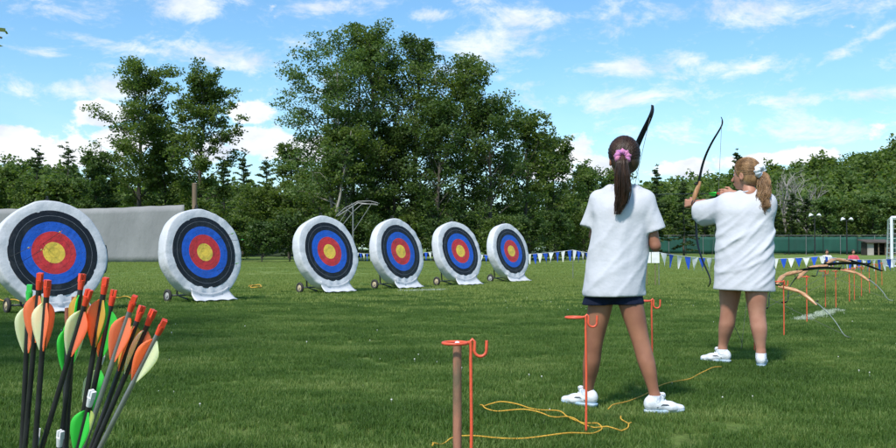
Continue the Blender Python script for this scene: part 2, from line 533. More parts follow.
class MB:
    """collects simple solids into one mesh"""

    def __init__(s):
        s.v = []
        s.f = []

    def box(s, c, size, rot=None):
        c = Vector(c)
        h = [x / 2 for x in size]
        b = len(s.v)
        for dx in (-1, 1):
            for dy in (-1, 1):
                for dz in (-1, 1):
                    p = Vector((dx * h[0], dy * h[1], dz * h[2]))
                    if rot is not None: p = rot @ p
                    s.v.append(tuple(c + p))
        for q in ((0, 1, 3, 2), (4, 6, 7, 5), (0, 4, 5, 1), (2, 3, 7, 6), (0, 2, 6, 4), (1, 5, 7, 3)):
            s.f.append(tuple(b + i for i in q))
        return s

    def tube(s, pts, rad, n=8, cap=True, flat=None, closed=False):
        """sweep; rad one number or list; flat=(normal vector, thickness factor list/number) squashes the section"""
        pts = [Vector(p) for p in pts]
        k = len(pts)
        if isinstance(rad, (int, float)): rad = [rad] * k
        b = len(s.v)
        t0 = (pts[1] - pts[0]).normalized()
        up = Vector((0, 0, 1)) if abs(t0.z) < 0.9 else Vector((1, 0, 0))
        nrm = (up - t0 * up.dot(t0)).normalized()
        if flat is not None:
            fn = Vector(flat[0])
        for i, p in enumerate(pts):
            if closed:
                t = (pts[(i + 1) % k] - pts[i - 1]).normalized()
            else:
                t = (pts[min(i + 1, k - 1)] - pts[max(i - 1, 0)]).normalized()
            if flat is not None:
                nrm = (fn - t * fn.dot(t)).normalized()
            else:
                nrm = (nrm - t * nrm.dot(t)).normalized()
            bi = t.cross(nrm)
            for j in range(n):
                a = 2 * pi * j / n
                rn = rad[i] * (flat[1] if flat is not None else 1)
                s.v.append(tuple(p + nrm * cos(a) * rn + bi * sin(a) * rad[i]))
        for i in range(k if closed else k - 1):
            i2 = (i + 1) % k
            for j in range(n):
                s.f.append((b + i * n + j, b + i * n + (j + 1) % n, b + i2 * n + (j + 1) % n, b + i2 * n + j))
        if cap and not closed:
            s.f.append(tuple(b + j for j in reversed(range(n))))
            s.f.append(tuple(b + (k - 1) * n + j for j in range(n)))
        return s

    def torus(s, c, R, r, axis=(0, 0, 1), n=28, m=8, wob=0.0):
        q = Vector((0, 0, 1)).rotation_difference(Vector(axis).normalized())
        c = Vector(c)
        pts = [c + q @ Vector((cos(2 * pi * i / n) * R, sin(2 * pi * i / n) * R, wob * random.uniform(-1, 1))) for i in range(n)]
        return s.tube(pts, r, m, closed=True)

    def lathe(s, prof, c=(0, 0, 0), axis=(0, 0, 1), n=20):
        """prof: list of (radius, height)"""
        q = Vector((0, 0, 1)).rotation_difference(Vector(axis).normalized())
        c = Vector(c)
        b = len(s.v)
        for r, h in prof:
            for j in range(n):
                a = 2 * pi * j / n
                s.v.append(tuple(c + q @ Vector((cos(a) * r, sin(a) * r, h))))
        for i in range(len(prof) - 1):
            for j in range(n):
                s.f.append((b + i * n + j, b + i * n + (j + 1) % n, b + (i + 1) * n + (j + 1) % n, b + (i + 1) * n + j))
        return s

    def build(s, name, material, parent=None, smooth=True, loc=None):
        me = bpy.data.meshes.new(name)
        me.from_pydata(s.v, [], s.f)
        me.update()
        o = link_mesh(name, me, material, parent, smooth)
        if smooth:
            try:
                me.set_sharp_from_angle(angle=radians(50))
            except Exception:
                pass
        if loc is not None: o.location = loc
        return o


# ------------------------------------------------------------------ signed distance modelling
class SDF:
    def __init__(s, lo, hi, vox):
        s.lo = np.array(lo, float)
        s.vox = vox
        s.n = np.ceil((np.array(hi, float) - s.lo) / vox).astype(int) + 1
        s.ax = [s.lo[i] + np.arange(s.n[i]) * vox for i in range(3)]
        s.d = np.full(s.n, 0.2, np.float32)

    def _slice(s, lo, hi):
        a = np.clip(np.floor((np.array(lo) - s.lo) / s.vox).astype(int), 0, s.n)
        b = np.clip(np.ceil((np.array(hi) - s.lo) / s.vox).astype(int) + 1, 0, s.n)
        sl = tuple(slice(a[i], b[i]) for i in range(3))
        g = np.meshgrid(*[s.ax[i][sl[i]] for i in range(3)], indexing='ij', sparse=True)
        return sl, g

    def _merge(s, sl, d, k):
        cur = s.d[sl]
        if k > 0:
            h = np.clip(0.5 + 0.5 * (cur - d) / k, 0, 1)
            s.d[sl] = cur * (1 - h) + d * h - k * h * (1 - h)
        else:
            s.d[sl] = np.minimum(cur, d)

    def cone(s, a, b, ra, rb, k=0.02, squash=None):
        a = np.array(a, float); b = np.array(b, float)
        R = max(ra, rb) * (max(squash[1], 1) if squash else 1) + k * 2 + 3 * s.vox
        sl, (x, y, z) = s._slice(np.minimum(a, b) - R, np.maximum(a, b) + R)
        ab = b - a
        L2 = max(ab.dot(ab), 1e-9)
        t = np.clip(((x - a[0]) * ab[0] + (y - a[1]) * ab[1] + (z - a[2]) * ab[2]) / L2, 0, 1)
        dx = x - a[0] - t * ab[0]; dy = y - a[1] - t * ab[1]; dz = z - a[2] - t * ab[2]
        if squash:
            ux = np.array(squash[0], float); ux /= np.linalg.norm(ux)
            f = 1.0 / squash[1] - 1.0
            dt = dx * ux[0] + dy * ux[1] + dz * ux[2]
            dx = dx + dt * ux[0] * f; dy = dy + dt * ux[1] * f; dz = dz + dt * ux[2] * f
        d = np.sqrt(dx * dx + dy * dy + dz * dz) - (ra + (rb - ra) * t)
        s._merge(sl, d, k)
        return s

    def ell(s, c, r, k=0.02, rot=None, sub=False, squ=2.0):
        c = np.array(c, float); r = np.array(r, float)
        R = r.max() + k * 2 + 3 * s.vox
        sl, (x, y, z) = s._slice(c - R, c + R)
        x = x - c[0]; y = y - c[1]; z = z - c[2]
        if rot is not None:
            m = np.array(rot.transposed())
            x, y, z = (m[0, 0] * x + m[0, 1] * y + m[0, 2] * z, m[1, 0] * x + m[1, 1] * y + m[1, 2] * z, m[2, 0] * x + m[2, 1] * y + m[2, 2] * z)
        k0 = (np.abs(x / r[0]) ** squ + np.abs(y / r[1]) ** squ + np.abs(z / r[2]) ** squ) ** (1 / squ)
        k1 = np.sqrt((x / r[0] ** 2) ** 2 + (y / r[1] ** 2) ** 2 + (z / r[2] ** 2) ** 2) + 1e-9
        d = k0 * (k0 - 1) / k1 if squ == 2.0 else (k0 - 1) * r.min()
        if sub:
            cur = s.d[sl]
            h = np.clip(0.5 - 0.5 * (cur + d) / max(k, 1e-6), 0, 1)
            s.d[sl] = cur * (1 - h) - d * h + k * h * (1 - h)
        else:
            s._merge(sl, d, k)
        return s

    def column(s, pts, k=0.02):
        """upright limb: (centre, radius) rows joined by one smooth curve in z"""
        pts = sorted(pts, key=lambda q: q[0][2])
        zz = np.array([q[0][2] for q in pts])
        D = np.linspace(zz[0], zz[-1], 240)
        ker = np.hanning(31); ker /= ker.sum()

        def sm(v):
            e = np.interp(D, zz, v)
            pad = np.concatenate([2 * e[0] - e[15:0:-1], e, 2 * e[-1] - e[-2:-17:-1]])
            return np.convolve(pad, ker, 'valid')
        cx, cy, cr = (sm(np.array(v)) for v in ([q[0][0] for q in pts], [q[0][1] for q in pts], [q[1] for q in pts]))
        R = cr.max() + .03
        sl, (x, y, z) = s._slice((cx.min() - R, cy.min() - R, zz[0] - .03), (cx.max() + R, cy.max() + R, zz[-1] + .03))
        X = np.interp(z, D, cx); Y = np.interp(z, D, cy); Rr = np.interp(z, D, cr)
        d = np.sqrt((x - X) ** 2 + (y - Y) ** 2) - Rr
        d = np.maximum(d, np.maximum(zz[0] - z, z - zz[-1]))
        s._merge(sl, d, k)
        return s

    def cut(s, p, nrm):
        """remove everything on the side the normal points to"""
        p = Vector(p); nrm = Vector(nrm).normalized()
        g = np.meshgrid(*s.ax, indexing='ij', sparse=True)
        pl = (g[0] - p.x) * nrm.x + (g[1] - p.y) * nrm.y + (g[2] - p.z) * nrm.z
        s.d = np.maximum(s.d, pl).astype(np.float32)
        return s

    def add(s, fn):
        g = np.meshgrid(*s.ax, indexing='ij', sparse=True)
        s.d = (s.d + fn(*g)).astype(np.float32)
        return s

    def mesh(s, name):
        d = s.d
        ins = d < 0
        nx, ny, nz = d.shape
        cnt = np.zeros((nx - 1, ny - 1, nz - 1), np.int8)
        for i in (0, 1):
            for j in (0, 1):
                for k in (0, 1):
                    cnt += ins[i:nx - 1 + i, j:ny - 1 + j, k:nz - 1 + k]
        act = (cnt > 0) & (cnt < 8)
        I = np.argwhere(act)
        idx = np.full(act.shape, -1, np.int32)
        idx[act] = np.arange(len(I))
        acc = np.zeros((len(I), 3)); w = np.zeros(len(I))
        cor = [(i, j, k) for i in (0, 1) for j in (0, 1) for k in (0, 1)]
        for a in range(8):
            for b in range(a + 1, 8):
                ca, cb = np.array(cor[a]), np.array(cor[b])
                if np.abs(ca - cb).sum() != 1: continue
                da = d[I[:, 0] + ca[0], I[:, 1] + ca[1], I[:, 2] + ca[2]].astype(float)
                db = d[I[:, 0] + cb[0], I[:, 1] + cb[1], I[:, 2] + cb[2]].astype(float)
                sc = (da < 0) != (db < 0)
                t = np.where(sc, da / np.where(sc, da - db, 1), 0)
                acc += np.where(sc[:, None], ca + t[:, None] * (cb - ca), 0)
                w += sc
        V = s.lo + (I + acc / w[:, None]) * s.vox
        quads = []
        for ax in range(3):
            o1, o2 = [(1, 2), (2, 0), (0, 1)][ax]
            sl0 = [slice(1, -1)] * 3; sl1 = [slice(1, -1)] * 3
            sl0[ax] = slice(0, -1); sl1[ax] = slice(1, None)
            a = ins[tuple(sl0)]; b = ins[tuple(sl1)]
            E = np.argwhere(a != b)
            if not len(E): continue
            fl = a[E[:, 0], E[:, 1], E[:, 2]]
            base = E + 1
            base[:, ax] -= 1
            q = []
            for (u, v) in ((-1, -1), (0, -1), (0, 0), (-1, 0)):
                c = base.copy()
                c[:, o1] += u; c[:, o2] += v
                q.append(idx[c[:, 0], c[:, 1], c[:, 2]])
            q = np.stack(q, 1)
            q[~fl] = q[~fl][:, ::-1]
            quads.append(q)
        Q = np.concatenate(quads)
        Q = Q[(Q >= 0).all(1)]
        # light smoothing
        for it in range(2):
            e = np.concatenate([Q[:, [0, 1]], Q[:, [1, 2]], Q[:, [2, 3]], Q[:, [3, 0]]])
            S = np.zeros_like(V); c = np.zeros(len(V))
            for k in range(3):
                S[:, k] = np.bincount(e[:, 0], V[e[:, 1], k], len(V)) + np.bincount(e[:, 1], V[e[:, 0], k], len(V))
            c = np.bincount(e[:, 0], minlength=len(V)) + np.bincount(e[:, 1], minlength=len(V))
            V = V * 0.5 + 0.5 * S / np.maximum(c, 1)[:, None]
        return np_mesh(name, V, Q)


def strands(paths, r, parent, name, material, n=3, taper=0.5):
    V = []; Fc = []
    for p in paths:
        p = np.asarray(p)
        k = len(p)
        t = np.gradient(p, axis=0)
        t /= np.linalg.norm(t, axis=1)[:, None] + 1e-9
        ref = RS.normal(size=3)
        a = np.cross(t, ref); a /= np.linalg.norm(a, axis=1)[:, None] + 1e-9
        b = np.cross(t, a)
        b0 = len(V)
        rr = r * (1 - taper * np.linspace(0, 1, k) ** 2)
        for i in range(k):
            for j in range(n):
                an = 2 * pi * j / n
                V.append(p[i] + rr[i] * (cos(an) * a[i] + sin(an) * b[i]))
        for i in range(k - 1):
            for j in range(n):
                Fc.append((b0 + i * n + j, b0 + i * n + (j + 1) % n, b0 + (i + 1) * n + (j + 1) % n, b0 + (i + 1) * n + j))
    return link_mesh(name, np_mesh(name, V, Fc), material, parent)


def local(o, root):
    """objects built in world coordinates, hung under a root standing at its base"""
    o.parent = root
    o.matrix_parent_inverse = Matrix.Translation(-Vector(root.location)) if root.rotation_euler.z == 0 else root.matrix_world.inverted()


# ================================================================== LARGE STRUCTURE
def build_ground():
    xs = np.concatenate([-np.geomspace(3000, 30, 14), np.linspace(-24, 24, 33), np.geomspace(30, 3000, 14)])
    ys = np.concatenate([[-400, -100, -30, -10], np.linspace(0, 60, 61), np.geomspace(66, 4000, 24)])
    X, Y = np.meshgrid(xs, ys, indexing='ij')
    Z = 0 * X
    near = (np.abs(X) < 26) & (Y < 62)
    Z = np.where(near, 0.012 * np.sin(X * 1.3 + Y * 0.4) * np.cos(Y * 0.9 - X * 0.2) - 0.012, -0.012)
    nx, ny = X.shape
    V = np.stack([X, Y, Z], -1).reshape(-1, 3)
    i, j = np.meshgrid(np.arange(nx - 1), np.arange(ny - 1), indexing='ij')
    a = (i * ny + j).ravel()
    Q = np.stack([a, a + ny, a + ny + 1, a + 1], 1)
    m = bpy.data.materials.new('lawn')
    m.use_nodes = True
    nt = m.node_tree; N, L = nt.nodes, nt.links
    b = N['Principled BSDF']
    b.inputs['Roughness'].default_value = 0.95
    b.inputs['Specular IOR Level'].default_value = 0.1
    tc = N.new('ShaderNodeTexCoord')

    def nz(scale, det, st=(1, 1, 1), rough=0.6):
        mp = N.new('ShaderNodeMapping')
        mp.inputs['Scale'].default_value = st
        L.new(tc.outputs['Object'], mp.inputs[0])
        n = N.new('ShaderNodeTexNoise')
        n.inputs['Scale'].default_value = scale
        n.inputs['Detail'].default_value = det
        n.inputs['Roughness'].default_value = rough
        L.new(mp.outputs[0], n.inputs['Vector'])
        return n.outputs['Fac']
    r1 = N.new('ShaderNodeValToRGB')
    r1.color_ramp.elements[0].position = 0.3
    r1.color_ramp.elements[0].color = (0.080, 0.135, 0.030, 1)
    r1.color_ramp.elements[1].position = 0.72
    r1.color_ramp.elements[1].color = (0.215, 0.255, 0.080, 1)
    e = r1.color_ramp.elements.new(0.5)
    e.color = (0.140, 0.205, 0.050, 1)
    big = nz(0.16, 7, (0.5, 1.3, 1), 0.65)
    L.new(big, r1.inputs[0])
    fine = nz(14, 8, rough=0.75)
    mx = N.new('ShaderNodeMix'); mx.data_type = 'RGBA'; mx.blend_type = 'MULTIPLY'
    mx.inputs['Factor'].default_value = 1
    r2 = N.new('ShaderNodeMapRange')
    r2.inputs['From Min'].default_value = 0.3
    r2.inputs['From Max'].default_value = 0.7
    r2.inputs['To Min'].default_value = 0.55
    r2.inputs['To Max'].default_value = 1.35
    L.new(fine, r2.inputs['Value'])
    L.new(r1.outputs[0], mx.inputs['A'])
    L.new(r2.outputs[0], mx.inputs['B'])
    L.new(mx.outputs['Result'], b.inputs['Base Color'])
    bp = N.new('ShaderNodeBump')
    bp.inputs['Strength'].default_value = 0.8
    bp.inputs['Distance'].default_value = 0.05
    L.new(fine, bp.inputs['Height'])
    L.new(bp.outputs[0], b.inputs['Normal'])
    o = link_mesh('lawn', np_mesh('lawn', V, Q), m)
    tag(o, kind='structure')
    return o


build_ground()


def hill(name, prof, D0, D1, x0, x1, y_front=0):
    """prof: list of (px, top pixel y at D1); terrain rising from D0 to D1"""
    xs = np.linspace(x0, x1, 60)
    ts = np.linspace(0, 1.5, 24)
    V = []
    pxs = [p[0] for p in prof]
    for x in xs:
        for t in ts:
            D = D0 + (D1 - D0) * t
            X = (x - 448) / F * D1 * (0.75 + 0.25 * D / D1)
            top = (249 - np.interp(x, pxs, [p[1] for p in prof])) / F * D1 + EYE
            s = min(t, 1.0)
            z = top * (s * s * (3 - 2 * s)) - (0.6 * top * (t - 1) if t > 1 else 0)
            z += 1.5 * sin(X * 0.05 + D * 0.03) * s
            V.append((X, D, z - 0.3))
    nt_ = len(ts)
    Q = [(i * nt_ + j, (i + 1) * nt_ + j, (i + 1) * nt_ + j + 1, i * nt_ + j + 1) for i in range(len(xs) - 1) for j in range(nt_ - 1)]
    o = link_mesh(name, np_mesh(name, V, Q), M['hill'])
    tag(o, kind='structure')
    return np.array(V).reshape(len(xs), nt_, 3)


M['hill'] = mat('hill', (0.035, 0.060, 0.018), (0.02, 0.04, 0.012), 0.2, 0.95)
hillR = hill('hill', [(560, 236), (640, 216), (700, 208), (760, 202), (830, 196), (896, 184), (1000, 172), (1200, 165)], 152, 270, 540, 1250)
hillL = hill('hill', [(-400, 190), (-100, 196), (0, 198), (60, 202), (110, 212), (180, 226), (300, 236)], 120, 280, -500, 360)
hillC = hill('rise', [(160, 244), (400, 244), (700, 244)], 100, 150, 150, 585)


# ------------------------------------------------------------------ foliage
def leaf_quads(C, size, flat=0.5, aspect=0.6):
    """C (n,3) centres; returns V, Q of bent-free leaf quads with random orientation"""
    n = len(C)
    a = RS.normal(size=(n, 3)); a[:, 2] *= flat
    a /= np.linalg.norm(a, axis=1)[:, None]
    b = RS.normal(size=(n, 3)); b[:, 2] *= flat
    b -= a * (a * b).sum(1)[:, None]
    b /= np.linalg.norm(b, axis=1)[:, None] + 1e-9
    s = (size * RS.uniform(0.6, 1.35, n))[:, None]
    P = np.stack([C - a * s * 0.5, C + b * s * 0.5 * aspect, C + a * s * 0.5, C - b * s * 0.5 * aspect], 1)
    return P.reshape(-1, 3), np.arange(4 * n).reshape(n, 4)


def gen_tree(h, w, kind='broad', leaf=0.26, nleaf=9000, low=0.22, lean=0.0, seed=0, open_=0.5, multi=1, skew=0.0):
    """returns (trunk MB, leaf V, leaf Q), base at the origin; a crown of limbs that carry leaf clumps"""
    rr = random.Random(seed)
    mb = MB()
    clumps = []                     # (centre, radius, weight)
    for st in range(multi):
        az0 = rr.uniform(0, 6.28)
        off = Vector((cos(az0), sin(az0), 0)) * (0 if multi == 1 else w * 0.07)
        ln = Vector((lean + rr.uniform(-0.04, 0.04) + off.x / h * 2.2, rr.uniform(-0.04, 0.04) + off.y / h * 2.2, 0))
        hh = h * ((0.93 if kind in ('pine', 'spruce') else 0.93) if st == 0 else rr.uniform(0.74, 0.88))
        r0 = h * 0.014 * (1.0 if multi == 1 else 0.75)
        tp = []
        K = 9
        for i in range(K):
            t = i / (K - 1)
            tp.append(off + Vector((ln.x * hh * t + rr.uniform(-1, 1) * h * 0.008, ln.y * hh * t + rr.uniform(-1, 1) * h * 0.008, hh * t)))
        mb.tube(tp, [r0 * (1 - 0.85 * i / (K - 1)) + 0.01 for i in range(K)], 8)

        def trunk_at(t):
            f = t * (K - 1)
            i = min(int(f), K - 2)
            return tp[i].lerp(tp[i + 1], f - i)
        nl = int(30 / multi) + 4
        for i in range(nl):
            t = low + (1 - low) * ((i + rr.random()) / nl) ** 0.85
            u = (t - low) / (1 - low)
            az = i * 2.4 + rr.uniform(-0.5, 0.5)
            if kind == 'broad':
                env = (0.60 + 0.50 * sin(pi * (0.08 + u * 0.75))) * (1 - 0.42 * u ** 3)
                elv = radians(rr.uniform(8, 35) + 38 * u)
            elif kind == 'oval':
                env = (0.72 + 0.38 * sin(pi * (.05 + .8 * u))) * (1 - 0.45 * u ** 3)
                elv = radians(rr.uniform(25, 45) + 25 * u)
            elif kind == 'pine':
                env = (1.05 - 0.75 * u) * rr.uniform(0.6, 1.15)
                elv = radians(rr.uniform(-8, 10) + 18 * u)
            else:                       # spruce
                env = (1.08 - 0.98 * u)
                elv = radians(rr.uniform(-20, -2) + 25 * u)
            L = w * 0.5 * env * (rr.uniform(0.45, 1.25) if kind == 'broad' else rr.uniform(0.72, 1.12)) * (1 + skew * cos(az))
            p0 = trunk_at(min(t * (0.92 if kind in ('broad', 'oval') else 1.0), 0.995))
            dr = Vector((cos(az) * cos(elv), sin(az) * cos(elv), sin(elv)))
            pts = [p0]
            for k in range(1, 5):
                bend = Vector((rr.uniform(-1, 1), rr.uniform(-1, 1), rr.uniform(-0.4, 1.0) if kind != 'spruce' else -0.3)) * L * 0.04
                pts.append(pts[-1] + dr * L / 4 + bend)
            rl = max(0.012, r0 * 0.42 * (1 - 0.7 * t))
            mb.tube(pts, [rl * (1 - 0.8 * k / 4) for k in range(5)], 5)
            if kind in ('broad', 'oval'):
                for k in range(1, 5):
                    for q in range(3 if k > 1 else 1):
                        sdr = (dr + Vector((rr.gauss(0, .7), rr.gauss(0, .7), rr.gauss(0.1, .5)))).normalized()
                        e = pts[k] + sdr * L * rr.uniform(0.12, 0.34)
                        mb.tube([pts[k], pts[k].lerp(e, .5) + Vector((0, 0, .05 * L)), e], [rl * .35, rl * .25, rl * .12], 4, cap=False)
                        cr = w * rr.uniform(0.055, 0.125)
                        clumps.append((e, cr, cr ** 2 * rr.uniform(1 - open_, 1)))
                clumps.append((pts[4], w * 0.075, (w * .075) ** 2))
            else:
                for k in range(1, 5):
                    for q in range(2):
                        side = Vector((-sin(az), cos(az), 0)) * rr.uniform(-1, 1) * L * 0.28 * (k / 4 if kind == 'pine' else (1.2 - k / 5))
                        e = pts[k] + side + Vector((0, 0, rr.uniform(-0.02, 0.05) * L))
                        cr = w * rr.uniform(0.05, 0.085)
                        clumps.append((e, cr, cr ** 2 * rr.uniform(1 - open_, 1)))
    top = tp[-1]
    for k in range(4 if kind in ('pine', 'spruce') else 0):
        clumps.append((Vector((rr.uniform(-1, 1) * w * .04, rr.uniform(-1, 1) * w * .04, 0)) + Vector((ln.x * hh * (h / hh), ln.y * h, h * (0.99 - 0.035 * k))), w * 0.05, (w * .055) ** 2))
    nleaf = int(nleaf * 1.25); leaf *= .92
    W = np.array([c[2] for c in clumps]); W /= W.sum()
    cnt = RS.multinomial(nleaf, W)
    Cs = []
    for (c, r, _), m_ in zip(clumps, cnt):
        if not m_: continue
        g = RS.normal(size=(m_, 3))
        g /= np.linalg.norm(g, axis=1)[:, None]
        g *= (RS.uniform(0.05, 1.0, (m_, 1)) ** 0.45) * r
        g[:, 2] *= 0.55 if kind in ('broad', 'oval') else 0.32
        Cs.append(g + np.array(c))
    C = np.concatenate(Cs)
    C[:, 2] = np.maximum(C[:, 2], 0.12)
    fl = 0.65 if kind in ('broad', 'oval') else 0.5
    V, Q = leaf_quads(C, leaf, fl, 0.62 if kind in ('broad', 'oval') else 0.3)
    return mb, V, Q


GT = 'trees along the far edge of the field'


def plant_tree(name, px, topy, D, wpx, kind, leafm, label, cat='tree', group=GT, nleaf=9000, leaf=0.26, barkm='bark', base_px=None, **kw):
    x = (px - 448) / F * D
    h = (249 - topy) / F * D + EYE
    w = wpx / F * D
    if base_px is not None:
        xb = (base_px - 448) / F * D
        kw['lean'] = (x - xb) / h
        x = xb
    root = thing(name, (x, D, 0), label, cat, group)
    mb, V, Q = gen_tree(h, w, kind, leaf=leaf, nleaf=nleaf, **kw)
    mb.build('trunk', M[barkm], root)
    link_mesh('crown', np_mesh('crown', V, Q), M[leafm], root, smooth=False)
    return root


def bare_tree(px, topy, D, label, seed=3, w=0.5):
    rr = random.Random(seed)
    x = (px - 448) / F * D
    h = (249 - topy) / F * D + EYE
    root = thing('bare_tree', (x, D, 0), label, 'tree', 'trees along the far edge of the field')
    tr = MB(); br = MB()
    tr.tube([(0, 0, 0), (0.1, 0, h * .3), (-0.1, 0, h * .6)], [h * .012, h * .01, h * .008], 7)

    def grow(p, d, L, r, lev):
        pts = [p]
        for k in range(3):
            d = (d + Vector((rr.gauss(0, .18), rr.gauss(0, .18), rr.gauss(0.05, .12)))).normalized()
            pts.append(pts[-1] + d * L / 3)
        br.tube(pts, [r, r * .8, r * .6, r * .4], 4, cap=False)
        if lev > 0:
            for q in range(3):
                i = rr.choice((1, 2, 3))
                grow(pts[i], (d + Vector((rr.gauss(0, .6), rr.gauss(0, .6), rr.gauss(0.1, .4)))).normalized(), L * .62, r * .55, lev - 1)
    for k in range(7):
        a = k * 2.4
        grow(Vector((-0.1 * k / 7, 0, h * (.28 + .055 * k))), Vector((cos(a) * w, sin(a) * w, 1)).normalized(), h * .33, h * .009, 3)
    tr.build('trunk', M['dead_wood'], root)
    br.build('branches', M['dead_wood'], root)
    return root


# near belt of individually recognisable trees ------------------------------------------
plant_tree('maple_tree', 137, 58, 72, 94, 'broad', 'leaf_mid', 'tall open leafy tree rising behind the grey tarp wall, left of the twin beside it', nleaf=15000, leaf=.24, low=.25, seed=1, open_=.9)
plant_tree('maple_tree', 198, 64, 70, 82, 'broad', 'leaf_mid', 'tall leafy tree rising directly behind the wooden post and second target', nleaf=14500, leaf=.24, low=.22, seed=2, open_=.9)
plant_tree('shade_tree', 168, 128, 74, 80, 'broad', 'leaf_mid', 'lower leafy tree filling the gap between the two tall trees behind the grey wall', nleaf=9000, leaf=.28, low=.1, seed=42, open_=.6)
plant_tree('shade_tree', 99, 152, 67, 52, 'oval', 'leaf_dark', 'dense dark round tree just behind the right part of the grey wall', nleaf=9000, leaf=.23, low=.08, seed=4, open_=.3)
plant_tree('pine_tree', 34, 144, 112, 40, 'pine', 'needle', 'thin dark pine sticking up above the low hill at the far left', nleaf=2600, leaf=.42, low=.3, seed=5, open_=.6)
plant_tree('pine_tree', 65, 141, 110, 45, 'pine', 'needle', 'sparse pine with see-through crown above the low hill, right of the darker pine', nleaf=1700, leaf=.42, low=.3, seed=6, open_=.8)
for i, (px, ty, D, wp, sd_, lab) in enumerate([
        (8, 176, 92, 60, 11, 'leafy tree at the far left edge behind the first target'),
        (38, 182, 88, 58, 12, 'leafy tree behind the left end of the grey wall under the dark pine'),
        (68, 184, 90, 56, 13, 'leafy tree behind the grey wall under the see-through pine'),
        (-34, 168, 90, 70, 14, 'leafy tree just beyond the left edge behind the grey wall')]):
    plant_tree('woodland_tree', px, ty, D, wp, 'oval', 'leaf_mid', lab, nleaf=5000, leaf=.34, low=.1, seed=sd_, open_=.5)
plant_tree('pine_tree', 226, 152, 96, 45, 'pine', 'needle', 'airy pine right of the twin tall trees, sky showing between its branches', nleaf=2000, leaf=.4, low=.3, seed=15, open_=.6)
plant_tree('pine_tree', 243, 152, 97, 37, 'pine', 'needle', 'airy middle pine of the group between the tall trees and the big grove', nleaf=2200, leaf=.4, low=.25, seed=16, open_=.6)
plant_tree('pine_tree', 263, 156, 95, 40, 'pine', 'needle', 'airy pine nearest to the big grove, sky showing between its branches', nleaf=2200, leaf=.4, low=.25, seed=17, open_=.6)
plant_tree('larch_tree', 290, 138, 82, 56, 'broad', 'leaf_mid', 'feathery mid-height tree at the left shoulder of the big grove', nleaf=5000, leaf=.3, low=.2, seed=18, open_=.8)
plant_tree('woodland_tree', 262, 196, 84, 70, 'oval', 'leaf_mid', 'low bushy tree under the airy pines', nleaf=5500, leaf=.3, low=.05, seed=19, open_=.4)
plant_tree('woodland_tree', 312, 178, 78, 70, 'oval', 'leaf_mid', 'bushy tree behind and left of the third target', nleaf=6500, leaf=.28, low=.05, seed=20, open_=.4)
plant_tree('birch_tree', 344, 26, 68, 122, 'broad', 'leaf_light', 'tall pale green tree with several light trunks at the left of the big grove', nleaf=24000, leaf=.22, barkm='bark_pale', low=.2, seed=21, open_=.95, multi=3, skew=.0)
plant_tree('maple_tree', 376, 16, 71, 104, 'oval', 'leaf_mid', 'tallest dark tree at the top of the big grove', nleaf=14500, leaf=.23, low=.2, seed=22, open_=.85)
plant_tree('maple_tree', 412, 22, 73, 92, 'oval', 'leaf_dark', 'tall dark tree right of the tallest one in the big grove', nleaf=14500, leaf=.23, low=.12, seed=23, open_=.5)
plant_tree('maple_tree', 460, 60, 70, 112, 'broad', 'leaf_mid', 'tall tree on the right shoulder of the big grove above the fifth target', nleaf=15000, leaf=.24, low=.2, seed=24, open_=.7, barkm='bark_pale')
plant_tree('maple_tree', 436, 92, 66, 80, 'oval', 'leaf_dark', 'dark lower tree in the middle of the big grove', nleaf=9000, leaf=.24, low=.12, seed=25, open_=.5)
plant_tree('shade_tree', 492, 92, 68, 88, 'oval', 'leaf_dark', 'dark tree behind the rightmost target', nleaf=10000, leaf=.24, low=.08, seed=26, open_=.4)
plant_tree('shade_tree', 526, 112, 74, 84, 'broad', 'leaf_mid', 'tree on the right slope of the big grove just right of the rightmost target', nleaf=9000, leaf=.28, low=.12, seed=27, open_=.6)
plant_tree('shade_tree', 556, 136, 78, 66, 'oval', 'leaf_mid', 'smaller tree at the right end of the big grove', nleaf=8000, leaf=.28, low=.08, seed=28, open_=.5)
plant_tree('woodland_tree', 590, 166, 92, 52, 'oval', 'leaf_light', 'light green tree left of the brown-haired archer', nleaf=6000, leaf=.32, low=.08, seed=29, open_=.5)
plant_tree('woodland_tree', 618, 172, 98, 50, 'oval', 'leaf_mid', 'leafy tree directly behind the brown-haired archer', nleaf=5000, leaf=.34, low=.08, seed=30, open_=.5)
plant_tree('maple_tree', 348, 130, 66, 84, 'oval', 'leaf_mid', 'mid-height leafy tree under the pale green one, behind the third and fourth targets', nleaf=10000, leaf=.23, low=.15, seed=31, open_=.6)
plant_tree('maple_tree', 395, 128, 70, 80, 'oval', 'leaf_dark', 'dark mid-height tree above the fourth target', nleaf=10000, leaf=.24, low=.12, seed=32, open_=.5)
# leaning pale trunk that belongs to a thin tree beside the metal frame
plant_tree('thin_tree', 352, 120, 64, 22, 'oval', 'leaf_light', 'thin leaning pale-barked tree beside the metal pipe frame', nleaf=900, leaf=.24, low=.65, seed=33, base_px=326, barkm='bark_pale', open_=.8)
